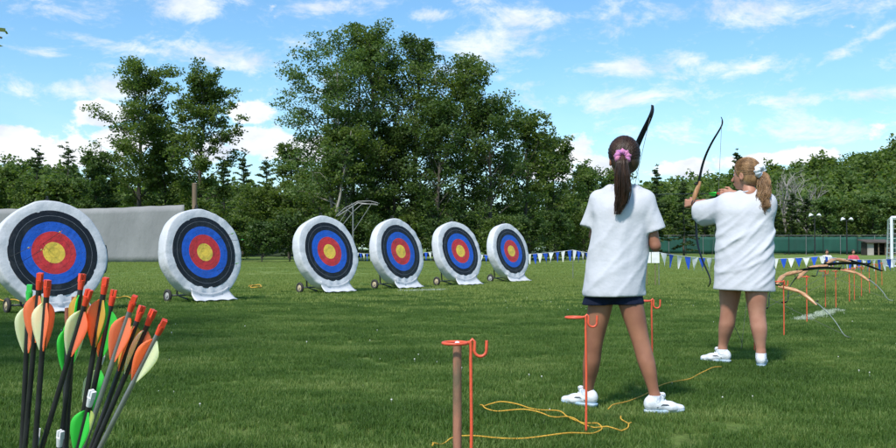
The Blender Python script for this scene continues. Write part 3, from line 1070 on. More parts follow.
# shrubs at the foot of the grove
shr = [(238, 226, 66), (262, 232, 62), (290, 222, 64), (318, 228, 62), (352, 226, 66), (384, 230, 63), (410, 222, 68), (440, 228, 64), (466, 224, 66),
       (500, 226, 64), (530, 224, 66), (556, 220, 70), (584, 216, 76), (610, 218, 80), (120, 224, 66), (214, 224, 66), (636, 222, 92)]
SH = ['beside the airy pines', 'in front of the low bushy tree', 'left of the third target', 'behind the top of the third target', 'behind the metal pipe frame',
      'behind the fourth target', 'between the fourth and fifth targets', 'behind the fifth target', 'between the fifth and sixth targets', 'behind the sixth target',
      'just right of the sixth target', 'above the blue pennants right of the targets', 'left of the brown-haired archer', 'behind the brown-haired archer',
      'behind the grey tarp wall', 'right of the wooden post', 'at the left end of the green fence']
for i, (px, ty, D) in enumerate(shr):
    plant_tree('shrub', px, ty, D, 44, 'oval', 'leaf_dark' if i % 3 else 'leaf_mid', 'leafy shrub at the field edge ' + SH[i], 'shrub',
               'shrubs at the foot of the trees', nleaf=2600, leaf=.23, low=.02, seed=60 + i, open_=.3)
# conifers and others in front of the wooded hill
plant_tree('spruce_tree', 657, 164, 118, 34, 'spruce', 'needle', 'pointed spruce between the two archers, left of its shorter neighbour', nleaf=3600, leaf=.46, low=.06, seed=80, open_=.3)
plant_tree('spruce_tree', 684, 176, 120, 34, 'spruce', 'needle', 'shorter pointed spruce behind the bow of the blonde archer', nleaf=3600, leaf=.46, low=.06, seed=81, open_=.3)
plant_tree('pine_tree', 739, 148, 122, 34, 'pine', 'needle', 'tall dark pine rising behind the blonde archer\'s head', nleaf=3400, leaf=.44, low=.12, seed=82, open_=.4)
for i, (px, ty, sd_, lab) in enumerate([(772, 198, 83, 'pine just right of the blonde archer\'s ponytail'), (790, 192, 84, 'pine below the bare white tree'),
                                        (806, 196, 85, 'pine directly behind the left floodlight pole'), (720, 190, 86, 'pine behind the blonde archer\'s bow arm'),
                                        (706, 196, 87, 'pine between the bow and the blonde archer\'s arm')]):
    plant_tree('pine_tree', px, ty, 146, 34, 'pine', 'needle', 'rusty green ' + lab, nleaf=2600, leaf=.5, low=.1, seed=sd_, open_=.5)
bare_tree(785, 172, 148, 'bare dead white tree among the pines right of the blonde archer', 3, .45)
bare_tree(806, 184, 152, 'smaller bare tree with spreading limbs against the wooded hill', 8, .6)
EDGE = [(640, 200), (668, 204), (730, 206), (752, 206), (828, 202), (850, 206), (872, 198), (894, 204), (918, 200)]
EL = ['left of the pointed spruces', 'between the pointed spruces', 'left of the blonde archer\'s head', 'behind the blonde archer', 'between the two floodlight poles',
      'behind the right floodlight pole', 'above the wooden hut', 'behind the white goal post', 'beyond the right edge of the field']
for i, (px, ty) in enumerate(EDGE):
    plant_tree('woodland_tree', px, ty, 142, 44, 'oval', 'leaf_mid' if i % 2 else 'leaf_light', 'bushy tree behind the green fence ' + EL[i], nleaf=3600, leaf=.48, low=.04, seed=90 + i, open_=.4)


def forest(name, H, n, seed, label, big=1.0):
    rs = np.random.RandomState(seed)
    nx, nt_, _ = H.shape
    tmpl = []
    for k in range(5):
        m_ = 520
        # crown: lobes inside an egg
        lob = rs.normal(size=(11, 3)); lob /= np.linalg.norm(lob, axis=1)[:, None]
        lob *= rs.uniform(.3, .85, (11, 1)); lob[:, 2] = lob[:, 2] * 1.0 + .2
        pick = rs.randint(0, 11, m_)
        g = rs.normal(size=(m_, 3)); g /= np.linalg.norm(g, axis=1)[:, None]
        g *= rs.uniform(.1, 1, (m_, 1)) ** .5 * .42
        tmpl.append(lob[pick] + g)
    Vs = []; Qs = []; b = 0
    for i in range(n):
        u = rs.uniform(0, nx - 1.01); v = rs.uniform(0.5, 16.6)
        iu, iv = int(u), int(v)
        p = H[iu, iv] * (1 - (u - iu)) * (1 - (v - iv)) + H[iu + 1, iv] * (u - iu) * (1 - (v - iv)) + H[iu, iv + 1] * (1 - (u - iu)) * (v - iv) + H[iu + 1, iv + 1] * (u - iu) * (v - iv)
        R = rs.uniform(2.6, 4.6) * big
        conif = rs.rand() < 0.02
        C = tmpl[rs.randint(5)].copy()
        a = rs.uniform(0, 6.28)
        C[:, :2] = C[:, :2] @ np.array([[cos(a), -sin(a)], [sin(a), cos(a)]])
        sc = np.array([R, R, R * rs.uniform(1.0, 1.5)])
        hh = rs.uniform(4.0, 6.5) * big
        if conif:
            tt = (C[:, 2] - C[:, 2].min()) / (np.ptp(C[:, 2]))
            C[:, :2] *= (1.15 - tt)[:, None] * 0.75
            sc[2] = R * 2.1
        C = C * sc + p + np.array([0, 0, hh])
        V, Q = leaf_quads(C, 1.0 * big, .55, .7)
        Vs.append(V); Qs.append(Q + b); b += len(V)
    o = link_mesh(name, np_mesh(name, np.concatenate(Vs), np.concatenate(Qs)), M['forest'], smooth=False)
    tag(o, label, 'woodland', kind='stuff')


forest('woodland', hillR, 800, 5, 'dense green woodland covering the long hill on the right')
forest('woodland', hillL, 520, 6, 'distant green woodland covering the low hill at the far left')


forest('woodland', hillC, 330, 8, 'low dark woodland closing the gap behind the big grove', .62)


# near tree whose outer leaves enter the picture at the top left
def near_tree(x, y, h, w, seed, label, nleaf, leaf, low, twig=None, name='maple_tree'):
    root = thing(name, (x, y, 0), label, 'tree', None)
    mb, V, Q = gen_tree(h, w, 'broad', leaf=leaf, nleaf=nleaf, low=low, seed=seed, open_=.3)
    if twig:
        c = Vector(twig) - Vector((x, y, 0))
        st = Vector((0, 0, h * .42))
        mid = st.lerp(c, .55) + Vector((0, 0, .4))
        mb.tube([st, mid, c], [.06, .03, .006], 6)
        C = []
        for k in range(200):
            t = RS.uniform(.55, 1.0)
            p = mid.lerp(c, (t - .5) * 2) if t < 1 else c
            C.append(np.array(p) + RS.normal(size=3) * np.array([.03, .05, .06]))
        v2, q2 = leaf_quads(np.array(C), .065, .6, .7)
        Q = np.concatenate([Q, q2 + len(V)]); V = np.concatenate([V, v2])
    mb.build('trunk', M['bark'], root)
    link_mesh('crown', np_mesh('crown', V, Q), M['leaf_mid'], root, smooth=False)


near_tree(-6.6, 5.0, 6.4, 6.0, 201, 'nearby leafy tree whose twig tips just enter the top left corner', 16000, .12, .38, twig=at(2, 38, 5.6))




# ------------------------------------------------------------------ grass
def gn_scatter(obj, col):
    ng = bpy.data.node_groups.new('scatter', 'GeometryNodeTree')
    ng.interface.new_socket('Geometry', in_out='INPUT', socket_type='NodeSocketGeometry')
    ng.interface.new_socket('Geometry', in_out='OUTPUT', socket_type='NodeSocketGeometry')
    N, L = ng.nodes, ng.links
    gi = N.new('NodeGroupInput'); go = N.new('NodeGroupOutput')
    ci = N.new('GeometryNodeCollectionInfo')
    ci.inputs['Collection'].default_value = col
    ci.inputs['Separate Children'].default_value = True
    ci.inputs['Reset Children'].default_value = True
    ip = N.new('GeometryNodeInstanceOnPoints')
    ip.inputs['Pick Instance'].default_value = True
    rv = N.new('FunctionNodeRandomValue'); rv.data_type = 'FLOAT_VECTOR'
    rv.inputs[0].default_value = (-.05, -.05, 0); rv.inputs[1].default_value = (.05, .05, 6.28)
    at_ = N.new('GeometryNodeInputNamedAttribute'); at_.data_type = 'FLOAT'
    at_.inputs[0].default_value = 'sc'
    ri = N.new('FunctionNodeRandomValue'); ri.data_type = 'INT'
    ri.inputs[4].default_value = 0; ri.inputs[5].default_value = 50
    L.new(gi.outputs[0], ip.inputs['Points'])
    L.new(ci.outputs[0], ip.inputs['Instance'])
    L.new(rv.outputs[0], ip.inputs['Rotation'])
    L.new(ri.outputs[2], ip.inputs['Instance Index'])
    L.new(at_.outputs[0], ip.inputs['Scale'])
    L.new(ip.outputs[0], go.inputs[0])
    md = obj.modifiers.new('scatter', 'NODES')
    md.node_group = ng


def points_obj(name, P, S):
    me = bpy.data.meshes.new(name)
    me.vertices.add(len(P))
    me.vertices.foreach_set('co', np.asarray(P, np.float32).ravel())
    a = me.attributes.new('sc', 'FLOAT', 'POINT')
    a.data.foreach_set('value', np.asarray(S, np.float32))
    o = bpy.data.objects.new(name, me)
    COL.objects.link(o)
    return o


def tuft_mesh(name, nb, rad, hmin, hmax, wd, material, lean=.9):
    V = []; T = []
    for i in range(nb):
        r = rad * math.sqrt(RS.rand()); a = RS.uniform(0, 6.28)
        bx, by = r * cos(a), r * sin(a)
        h = RS.uniform(hmin, hmax); d = RS.uniform(0, 6.28); l = h * RS.uniform(.1, lean)
        w = wd * RS.uniform(.7, 1.3)
        s = RS.uniform(0, 6.28)
        sx, sy = cos(s) * w / 2, sin(s) * w / 2
        b = len(V)
        V += [(bx - sx, by - sy, -.01), (bx + sx, by + sy, -.01),
              (bx + l * .4 * cos(d) - sx * .8, by + l * .4 * sin(d) - sy * .8, h * .6), (bx + l * .4 * cos(d) + sx * .8, by + l * .4 * sin(d) + sy * .8, h * .6),
              (bx + l * cos(d), by + l * sin(d), h)]
        T += [(b, b + 1, b + 3), (b, b + 3, b + 2), (b + 2, b + 3, b + 4)]
    me = np_mesh(name, V, T)
    me.materials.append(material)
    return bpy.data.objects.new(name, me)


def vnoise(x, y, s, seed=0):
    r = np.random.RandomState(seed)
    g = r.rand(128, 128)
    u = (x / s) % 127; v = (y / s) % 127
    iu = u.astype(int); iv = v.astype(int); fu = u - iu; fv = v - iv
    fu = fu * fu * (3 - 2 * fu); fv = fv * fv * (3 - 2 * fv)
    return (g[iu, iv] * (1 - fu) * (1 - fv) + g[iu + 1, iv] * fu * (1 - fv) + g[iu, iv + 1] * (1 - fu) * fv + g[iu + 1, iv + 1] * fu * fv)


def build_grass():
    near = bpy.data.collections.new('tufts_near')
    for k in range(8):
        near.objects.link(tuft_mesh('tuft', 74, .075, .010, .027 + .006 * (k % 3), .0038, M['grass_blade']))
    far = bpy.data.collections.new('tufts_far')
    for k in range(6):
        far.objects.link(tuft_mesh('tuft', 60, .20, .025, .060, .011, M['grass_far']))
    P = []; S = []

    def fill(d0, d1, dens, margin):
        # trapezoid that the camera could see, with a margin at the sides
        area_n = 0
        n = int(dens * (d1 - d0) * (2 * (d1 * .52 + margin)))
        y = RS.uniform(d0, d1, n); x = RS.uniform(-1, 1, n) * (d1 * .52 + margin)
        keep = np.abs(x) < y * .52 + margin
        return x[keep], y[keep]
    x1, y1 = fill(2.6, 9.0, 230, 1.2)
    x2, y2 = fill(9.0, 23.0, 130, 1.2)
    kk = RS.rand(len(y2)) < np.clip((23 - y2) / 10, 0, 1)
    x2, y2 = x2[kk], y2[kk]
    x = np.concatenate([x1, x2]); y = np.concatenate([y1, y2])
    nzv = vnoise(x + 50, y + 50, .55, 1) * .5 + vnoise(x + 50, y + 50, .17, 2) * .5
    s = .62 + .62 * nzv
    keep = RS.rand(len(x)) < (.72 + .6 * nzv)
    o = points_obj('grass', np.stack([x, y, 0 * x], 1)[keep], s[keep])
    gn_scatter(o, near)
    tag(o, 'short mown green grass of the near lawn', 'grass', kind='stuff')
    x1, y1 = fill(12, 30, 22, 2)
    kk = RS.rand(len(y1)) < np.clip((y1 - 12) / 9, 0, 1)
    x1, y1 = x1[kk], y1[kk]
    x2, y2 = fill(30, 60, 7, 3)
    x = np.concatenate([x1, x2]); y = np.concatenate([y1, y2])
    nzv = vnoise(x + 90, y + 50, 1.6, 3) * .6 + vnoise(x + 90, y + 50, .5, 4) * .4
    keep = RS.rand(len(x)) < nzv * 1.5
    o = points_obj('grass', np.stack([x, y, 0 * x], 1)[keep], (.5 + .7 * nzv)[keep])
    gn_scatter(o, far)
    tag(o, 'lighter mown grass of the far part of the field', 'grass', kind='stuff')
    # clover heads
    cl = bpy.data.collections.new('clover_heads')
    for k in range(2):
        mb = MB(); mb.lathe([(0.0005, .030), (.006, .032), (.0075, .037), (.005, .042), (.0005, .044)], n=7)
        mb.tube([(0, 0, 0), (.002, 0, .04)], .0012, 4)
        me = bpy.data.meshes.new('clover'); me.from_pydata(mb.v, [], mb.f); me.materials.append(M['petal'])
        cl.objects.link(bpy.data.objects.new('clover', me))
    x1, y1 = fill(4, 17, 1.6, 1)
    nzv = vnoise(x1 + 9, y1 + 5, 1.3, 6)
    k = nzv > .55
    o = points_obj('clover_flowers', np.stack([x1, y1, 0 * x1], 1)[k], RS.uniform(.4, .75, k.sum()))
    gn_scatter(o, cl)
    tag(o, 'tiny white clover flowers dotted through the lawn', 'flowers', kind='stuff')
    # chalk dust left on the blades: white-coated tufts
    ch = bpy.data.collections.new('chalk_tufts')
    for k in range(3):
        ch.objects.link(tuft_mesh('tuft', 30, .05, .02, .05, .006, M['chalk']))
    for nm, a, b, wdt, n, lab in (('chalk_line', ground(802, 321), ground(834, 311), .05, 110, 'short white chalk line on the grass among the orange rods'),
                                  ('chalk_line', ground(404, 291.5), ground(442, 290.5), .09, 70, 'faint chalk trace on the grass in front of the fourth target')):
        t = RS.rand(n)
        P = np.array(a)[None] * (1 - t[:, None]) + np.array(b)[None] * t[:, None] + RS.normal(size=(n, 3)) * np.array([wdt, wdt * 1.3, 0])
        o = points_obj(nm, P, RS.uniform(.6, 1.1, n))
        gn_scatter(o, ch)
        tag(o, lab, 'chalk line', kind='stuff')


M['grass_far'] = leaf_mat('grass_far', (0.145, 0.205, 0.046), (0.220, 0.275, 0.072), (0.320, 0.345, 0.125), 0.4, 0.25)
build_grass()


# ================================================================== STRUCTURES AT THE FIELD EDGE
def wall_tarp():
    """long grey tarp-covered wall behind the first two targets"""
    D = 60.0
    xs = np.linspace((-60 - 448) / F * D, (184 - 448) / F * D, 90)
    root = thing('tarp_wall', ((xs[0] + xs[-1]) / 2, D, 0), 'long plain grey tarp wall standing behind the two leftmost targets', 'wall')
    V = []; Q = []
    nz = 10
    for i, x in enumerate(xs):
        px = x / D * F + 448
        top = EYE + (249 - np.interp(px, [-60, 0, 100, 178, 184], [208, 209, 208.5, 205, 205])) / F * D
        top += .012 * sin(x * 2.1) + .010 * sin(x * 5.3)
        for j in range(nz):
            t = j / (nz - 1)
            V.append((x - root.location.x, .03 * sin(x * 1.1 + t * 2) * sin(pi * t) + .01 * sin(x * 6 + t) * t, top * t))
    for i in range(len(xs) - 1):
        for j in range(nz - 1):
            Q.append((i * nz + j, (i + 1) * nz + j, (i + 1) * nz + j + 1, i * nz + j + 1))
    o = link_mesh('tarp', np_mesh('tarp', V, Q), M['tarp'], root)
    sm = o.modifiers.new('thick', 'SOLIDIFY'); sm.thickness = .05; sm.offset = 1
    for x in np.linspace(xs[0], xs[-1], 9):
        mb = MB(); mb.tube([(x - root.location.x, .22, -.2), (x - root.location.x, .22, 2.85)], .06, 8)
        mb.build('post', M['post_wood'], root)


wall_tarp()
t = thing('wooden_post', at(194, 262, 58).xy.to_3d(), 'plain brown wooden post beside the end of the grey wall', 'post')
mb = MB(); mb.tube([(0, 0, -.3), (.02, 0, 2.2), (0, 0, EYE + 65 / F * 58)], [.17, .165, .16], 12)
mb.build('pole', M['post_wood'], t); mb = MB(); mb.lathe([(.165, 0), (.17, .02), (.12, .06), (.001, .07)], c=(0, 0, EYE + 65 / F * 58)); mb.build('cap', M['post_wood'], t)


def pipe_frame():
    D = 56
    b = at(353, 263, D); b.z = 0
    t = thing('pipe_frame', b, 'pale metal pipe frame with overhanging arms behind the third and fourth targets', 'metal frame')

    def q(px, py, dd=0):
        return at(px, py, D + dd) - b
    for nm, pts, r in (('pole', [(353, 264), (353, 203)], .04), ('arm', [(336, 216), (345, 208), (358, 201.5), (370, 201), (378, 203)], .03),
                       ('arm', [(341, 227), (353, 212), (362, 204), (376, 204)], .025),
                       ('brace', [(345, 208), (353, 214)], .02), ('brace', [(340, 222), (352, 203)], .02), ('brace', [(353, 232), (372, 203)], .022)):
        mb = MB(); mb.tube([q(*p) for p in pts], r, 8); mb.build(nm, M['steel'], t)
    # second bay behind, joined by cross pipes
    for nm, pts, r in (('pole', [(353, 263), (353, 204)], .05), ('arm', [(338, 216), (358, 203), (378, 205)], .04)):
        mb = MB(); mb.tube([q(*p, 1.6) for p in pts], r, 8); mb.build(nm, M['steel'], t)
    for p in ((353, 203.5), (378, 203.5), (337, 216)):
        mb = MB(); mb.tube([q(*p), q(*p, 1.6)], .03, 6); mb.build('cross_pipe', M['steel'], t)


pipe_frame()


def green_fence():
    D = 138
    x0 = (600 - 448) / F * D; x1 = (960 - 448) / F * D
    root = thing('screened_fence', ((x0 + x1) / 2, D, 0), 'long fence covered with dark green windscreen across the far side of the field', 'fence')
    cx = root.location.x
    h = EYE + 13 / F * D
    n = int((x1 - x0) / 2.6)
    V = []; Q = []
    nxx = n * 6; nz = 6
    for i in range(nxx + 1):
        x = x0 + (x1 - x0) * i / nxx
        for j in range(nz):
            tt = j / (nz - 1)
            V.append((x - cx, .06 * sin(x * 2.3) * sin(pi * tt) + .05 * sin(x * 5.9 + 3 * tt), .25 + (h - .35) * tt - .04 * abs(sin(pi * i / 6)) * tt))
    for i in range(nxx):
        for j in range(nz - 1):
            Q.append((i * nz + j, (i + 1) * nz + j, (i + 1) * nz + j + 1, i * nz + j + 1))
    o = link_mesh('windscreen', np_mesh('w', V, Q), M['green_screen'], root)
    sm = o.modifiers.new('thick', 'SOLIDIFY'); sm.thickness = .02
    for i in range(n + 1):
        x = x0 + (x1 - x0) * i / n
        mb = MB(); mb.tube([(x - cx, -.12, -.1), (x - cx, -.12, h + .15)], .05, 6); mb.build('post', M['black'] if i % 2 else M['steel'], root)
    mb = MB(); mb.tube([(x0 - cx, -.12, h + .1), (x1 - cx, -.12, h + .1)], .04, 6); mb.build('top_rail', M['steel'], root)


green_fence()


def hut():
    D = 128
    c = at(877, 254, D); c.z = 0
    t = thing('wooden_hut', c, 'small open-fronted wooden hut with dark sloping roof in front of the green fence', 'hut')
    w = 24 / F * D; h = EYE + 7 / F * D
    mb = MB(); mb.box((0, 1.4, h / 2), (w - .3, .12, h)); mb.build('back_wall', M['dark_wood'], t)
    mb = MB(); mb.box((-w / 2 + .5, -.62, h * .45), (.9, .1, h * .9)); mb.build('front_panel', M['plaster'], t, False)
    for s in (-1, 1):
        mb = MB(); mb.box((s * (w / 2 - .12), .4, h / 2), (.12, 1.85, h)); mb.build('side_wall', M['dark_wood'], t)
    for x in (-.1, w / 2 - .35, w / 4):
        mb = MB(); mb.box((x, -.7, h * .46), (.12, .12, h * .92)); mb.build('post', M['post_wood'], t)
    rot = Matrix.Rotation(radians(8), 3, 'X')
    mb = MB(); mb.box((0, .3, h + .12), (w + .5, 3.0, .14), rot); mb.build('roof', M['roof'], t, False)
    mb = MB(); mb.box((.3, .9, .45), (w - 1.2, .4, .08)); mb.box((.3 - (w - 1.4) / 2, .9, .2), (.08, .3, .42)); mb.box((.3 + (w - 1.4) / 2, .9, .2), (.08, .3, .42)); mb.build('bench', M['post_wood'], t)


hut()


def floodlight(px, topy, D, label):
    c = at(px, 254, D); c.z = 0
    h = EYE + (249 - topy) / F * D
    t = thing('floodlight_pole', c, label, 'light pole', 'floodlight poles by the green fence')
    mb = MB(); mb.tube([(0, 0, -.3), (0, 0, h * .5), (0, 0, h)], [.12, .10, .07], 8); mb.build('pole', M['black'], t)
    mb = MB(); mb.tube([(-.7, 0, h - .1), (.7, 0, h - .1)], .05, 6); mb.build('crossarm', M['black'], t)
    for s in (-1, 1):
        mb = MB(); mb.lathe([(.05, .28), (.16, .22), (.36, -.1), (.38, -.16)], c=(s * .62, -.1, h + .12), axis=(s * .25, .35, 1), n=14); lm = mb.build('lamp', M['lamp_glass'], t)
        mb = MB(); mb.lathe([(.001, -.15), (.34, -.13)], c=(s * .62, -.1, h + .12), axis=(s * .25, .35, 1), n=14); mb.build('lens', M['lamp_glass'], lm)


floodlight(815, 216, 134, 'black pole with two pale floodlights, left one of the pair near the green fence')
floodlight(847, 220, 134, 'black pole with two pale floodlights, right one closer to the wooden hut')


def goal():
    D = 42
    b = at(892, 268, D); b.z = 0
    t = thing('goal_frame', b, 'white goal frame with net at the right edge of the field', 'goal')
    H = 2.35; Wd = 6.0
    for x in (0, Wd):
        mb = MB(); mb.tube([(x, 0, -.05), (x, 0, H)], .07, 10); mb.build('post', M['white_paint'], t)
        mb = MB(); mb.tube([(x, 0, H), (x + (.3 if x == 0 else 0), .9, H * .96), (x + .72 if x == 0 else x, 2.0, 0.03)], .04, 8); mb.build('back_stay', M['white_paint'], t)
        mb = MB(); mb.tube([(x, 0, .04), (x + .72 if x == 0 else x, 2.0, .04)], .04, 8); mb.build('ground_bar', M['white_paint'], t)
    mb = MB(); mb.tube([(0, 0, H), (Wd, 0, H)], .07, 10); mb.build('crossbar', M['white_paint'], t)
    mb = MB(); mb.tube([(.72, 2.0, .04), (Wd, 2.0, .04)], .04, 8); mb.build('rear_bar', M['white_paint'], t)
    mb = MB()
    for i in range(11):
        z = H * i / 10
        y2 = 2.0 * (1 - i / 10) + .9 * (i / 10)
        mb.tube([(0, .05, z), (.3 + .42 * (1 - i / 10), y2, z * .97)], .009, 4, cap=False)
        mb.tube([(.3 + .42 * (1 - i / 10), y2, z * .97 + .02), (Wd, y2, z * .97 + .02)], .009, 4, cap=False)
    for i in range(41):
        x = Wd * i / 40
        mb.tube([(x + .72 * (1 - i / 40), 2.0, .05), (x + .3 * (1 - i / 40), .9, H * .96), (x, 0, H)], .009, 4, cap=False)
    mb.build('net', M['white_paint'], t)


goal()


# pennants -------------------------------------------------------------------------------
def pennant_string(ptsD, spacing, label, start_blue, size=.185, drop=.32, name='pennant_string'):
    """ptsD: list of (px, py, D) peaks; rope sags between"""
    P = [at(*p) for p in ptsD]
    root = thing(name, (P[0].x, P[0].y, 0), label, 'bunting', 'blue and white pennant strings across the field')
    base = Vector(root.location)
    path = []
    for a, b in zip(P[:-1], P[1:]):
        n = max(8, int((b - a).length / .15))
        sag = min(.16, (b - a).length * .018)
        for i in range(n):
            t = i / n
            path.append(a.lerp(b, t) - Vector((0, 0, sag * 4 * t * (1 - t))))
    path.append(P[-1])
    mb = MB(); mb.tube([p - base for p in path], .006, 5); mb.build('cord', M['pen_white'], root)
    for p in P:
        mb = MB(); mb.tube([(p.x - base.x, p.y - base.y + .02, -.05), (p.x - base.x, p.y - base.y + .02, p.z + .02)], .009, 6); mb.build('stake', M['steel'], root)
    # walk
    cum = [0]
    for a, b in zip(path[:-1], path[1:]): cum.append(cum[-1] + (b - a).length)
    s = spacing * .6; k = 0
    while s < cum[-1] - .1:
        i = next(j for j in range(len(cum) - 1) if cum[j + 1] >= s)
        f = (s - cum[i]) / (cum[i + 1] - cum[i])
        c = path[i].lerp(path[i + 1], f) - base
        d = (path[i + 1] - path[i]).normalized()
        h = size * random.uniform(.88, 1.1) / 2 * 1.25
        sw = random.uniform(-.05, .05)
        nr = Vector((d.y, -d.x, 0))
        V = []; Q = []
        for r in range(5):
            t = r / 4
            for q in range(3):
                V.append(tuple(c + d * (q - 1) * h * (1 - t) + Vector((0, 0, -drop * t)) + nr * (sw * t + .012 * sin(3 * t + q * 1.5 + k)) + d * .02 * sw * t * 10))
        for r in range(4):
            for q in range(2):
                Q.append((r * 3 + q, r * 3 + q + 1, (r + 1) * 3 + q + 1, (r + 1) * 3 + q))
        blue = (k % 2 == 0) == start_blue
        o = link_mesh('blue_pennant' if blue else 'white_pennant', np_mesh('pennant', V, Q), M['pen_blue'] if blue else M['pen_white'], root)
        s += spacing * random.uniform(.92, 1.08); k += 1


pennant_string([(335, 250, 42), (440, 251, 34), (573, 250, 26.5), (640, 252, 22)], .315, 'blue and white pennants strung low behind the targets up to the brown-haired archer', True)
pennant_string([(659, 252.5, 21.5), (735, 258, 23.5)], .31, 'blue and white pennants strung between the two archers', False)
pennant_string([(735, 258, 31), (823, 256, 28.5), (905, 257.5, 23.5)], .275, 'blue and white pennants strung right of the blonde archer towards the goal', True)
for px, lab in ((647, 'left one of two small white paper notices hanging right of the brown-haired archer'), (655.5, 'right one of two small white paper notices hanging beside the pennants')):
    c = at(px, 257.5, 21.5)
    mb = MB(); mb.box((0, 0, 0), (.185, .008, .26)); mb.v = [(x, y + .012 * sin(z * 20), z) for x, y, z in mb.v]
    r = thing('paper_notice', (c.x, c.y, 0), lab, 'notice', 'white paper notices on the pennant cord')
    mb.build('sheet', M['pen_white'], r, False, loc=(0, 0, c.z))
    mb = MB(); mb.tube([(0, .03, -.05), (0, .03, c.z + .14)], .01, 6); mb.build('stake', M['post_wood'], r)


# ================================================================== TARGETS
def disc_cover(seed):
    """wrinkled white cover round a thick foam disc; disc axis along -y (front), centre at the origin"""
    rr = np.random.RandomState(seed)
    n = 96
    R = .765; T = .115
    prof = []           # (r, y): front centre -> rim -> back centre
    for t in np.linspace(0, 1, 10): prof.append((.02 + (R - .035 - .02) * t, -T))
    for a in np.linspace(0, pi, 9)[1:-1]: prof.append((R - .035 + .035 * sin(a) ** .6, -T * cos(a)))
    for t in np.linspace(1, 0, 6): prof.append((.02 + (R - .055 - .02) * t, T))
    ph = rr.uniform(0, 6.28, 6)
    V = []
    for (r, y) in prof:
        for j in range(n):
            a = 2 * pi * j / n
            w = max(0, (r - .55) / (R - .55))
            # slightly polygonal outline and radial gathers
            pol = 1 + w * (.008 * cos(7 * a + ph[0] + .8 * sin(3 * a)) + .010 * cos(4 * a + ph[1]) + .002 * cos(23 * a + ph[2] + 2 * sin(5 * a)))
            yy = y + w * (.006 * sin(13 * a + ph[3] + 3 * sin(2 * a + ph[2])) + .004 * sin(29 * a + ph[4] + 4 * sin(3 * a))) * (1 if y < 0 else -.5)
            rr_ = r * pol
            x, z = rr_ * sin(a), rr_ * cos(a)
            if z < -.55:      # gathered at the bottom
                yy += .02 * sin(30 * x + ph[5]) * (-z - .55) / .2
            V.append((x, yy, z))
    Q = []
    for i in range(len(prof) - 1):
        for j in range(n):
            Q.append((i * n + j, i * n + (j + 1) % n, (i + 1) * n + (j + 1) % n, (i + 1) * n + j))
    return V, Q


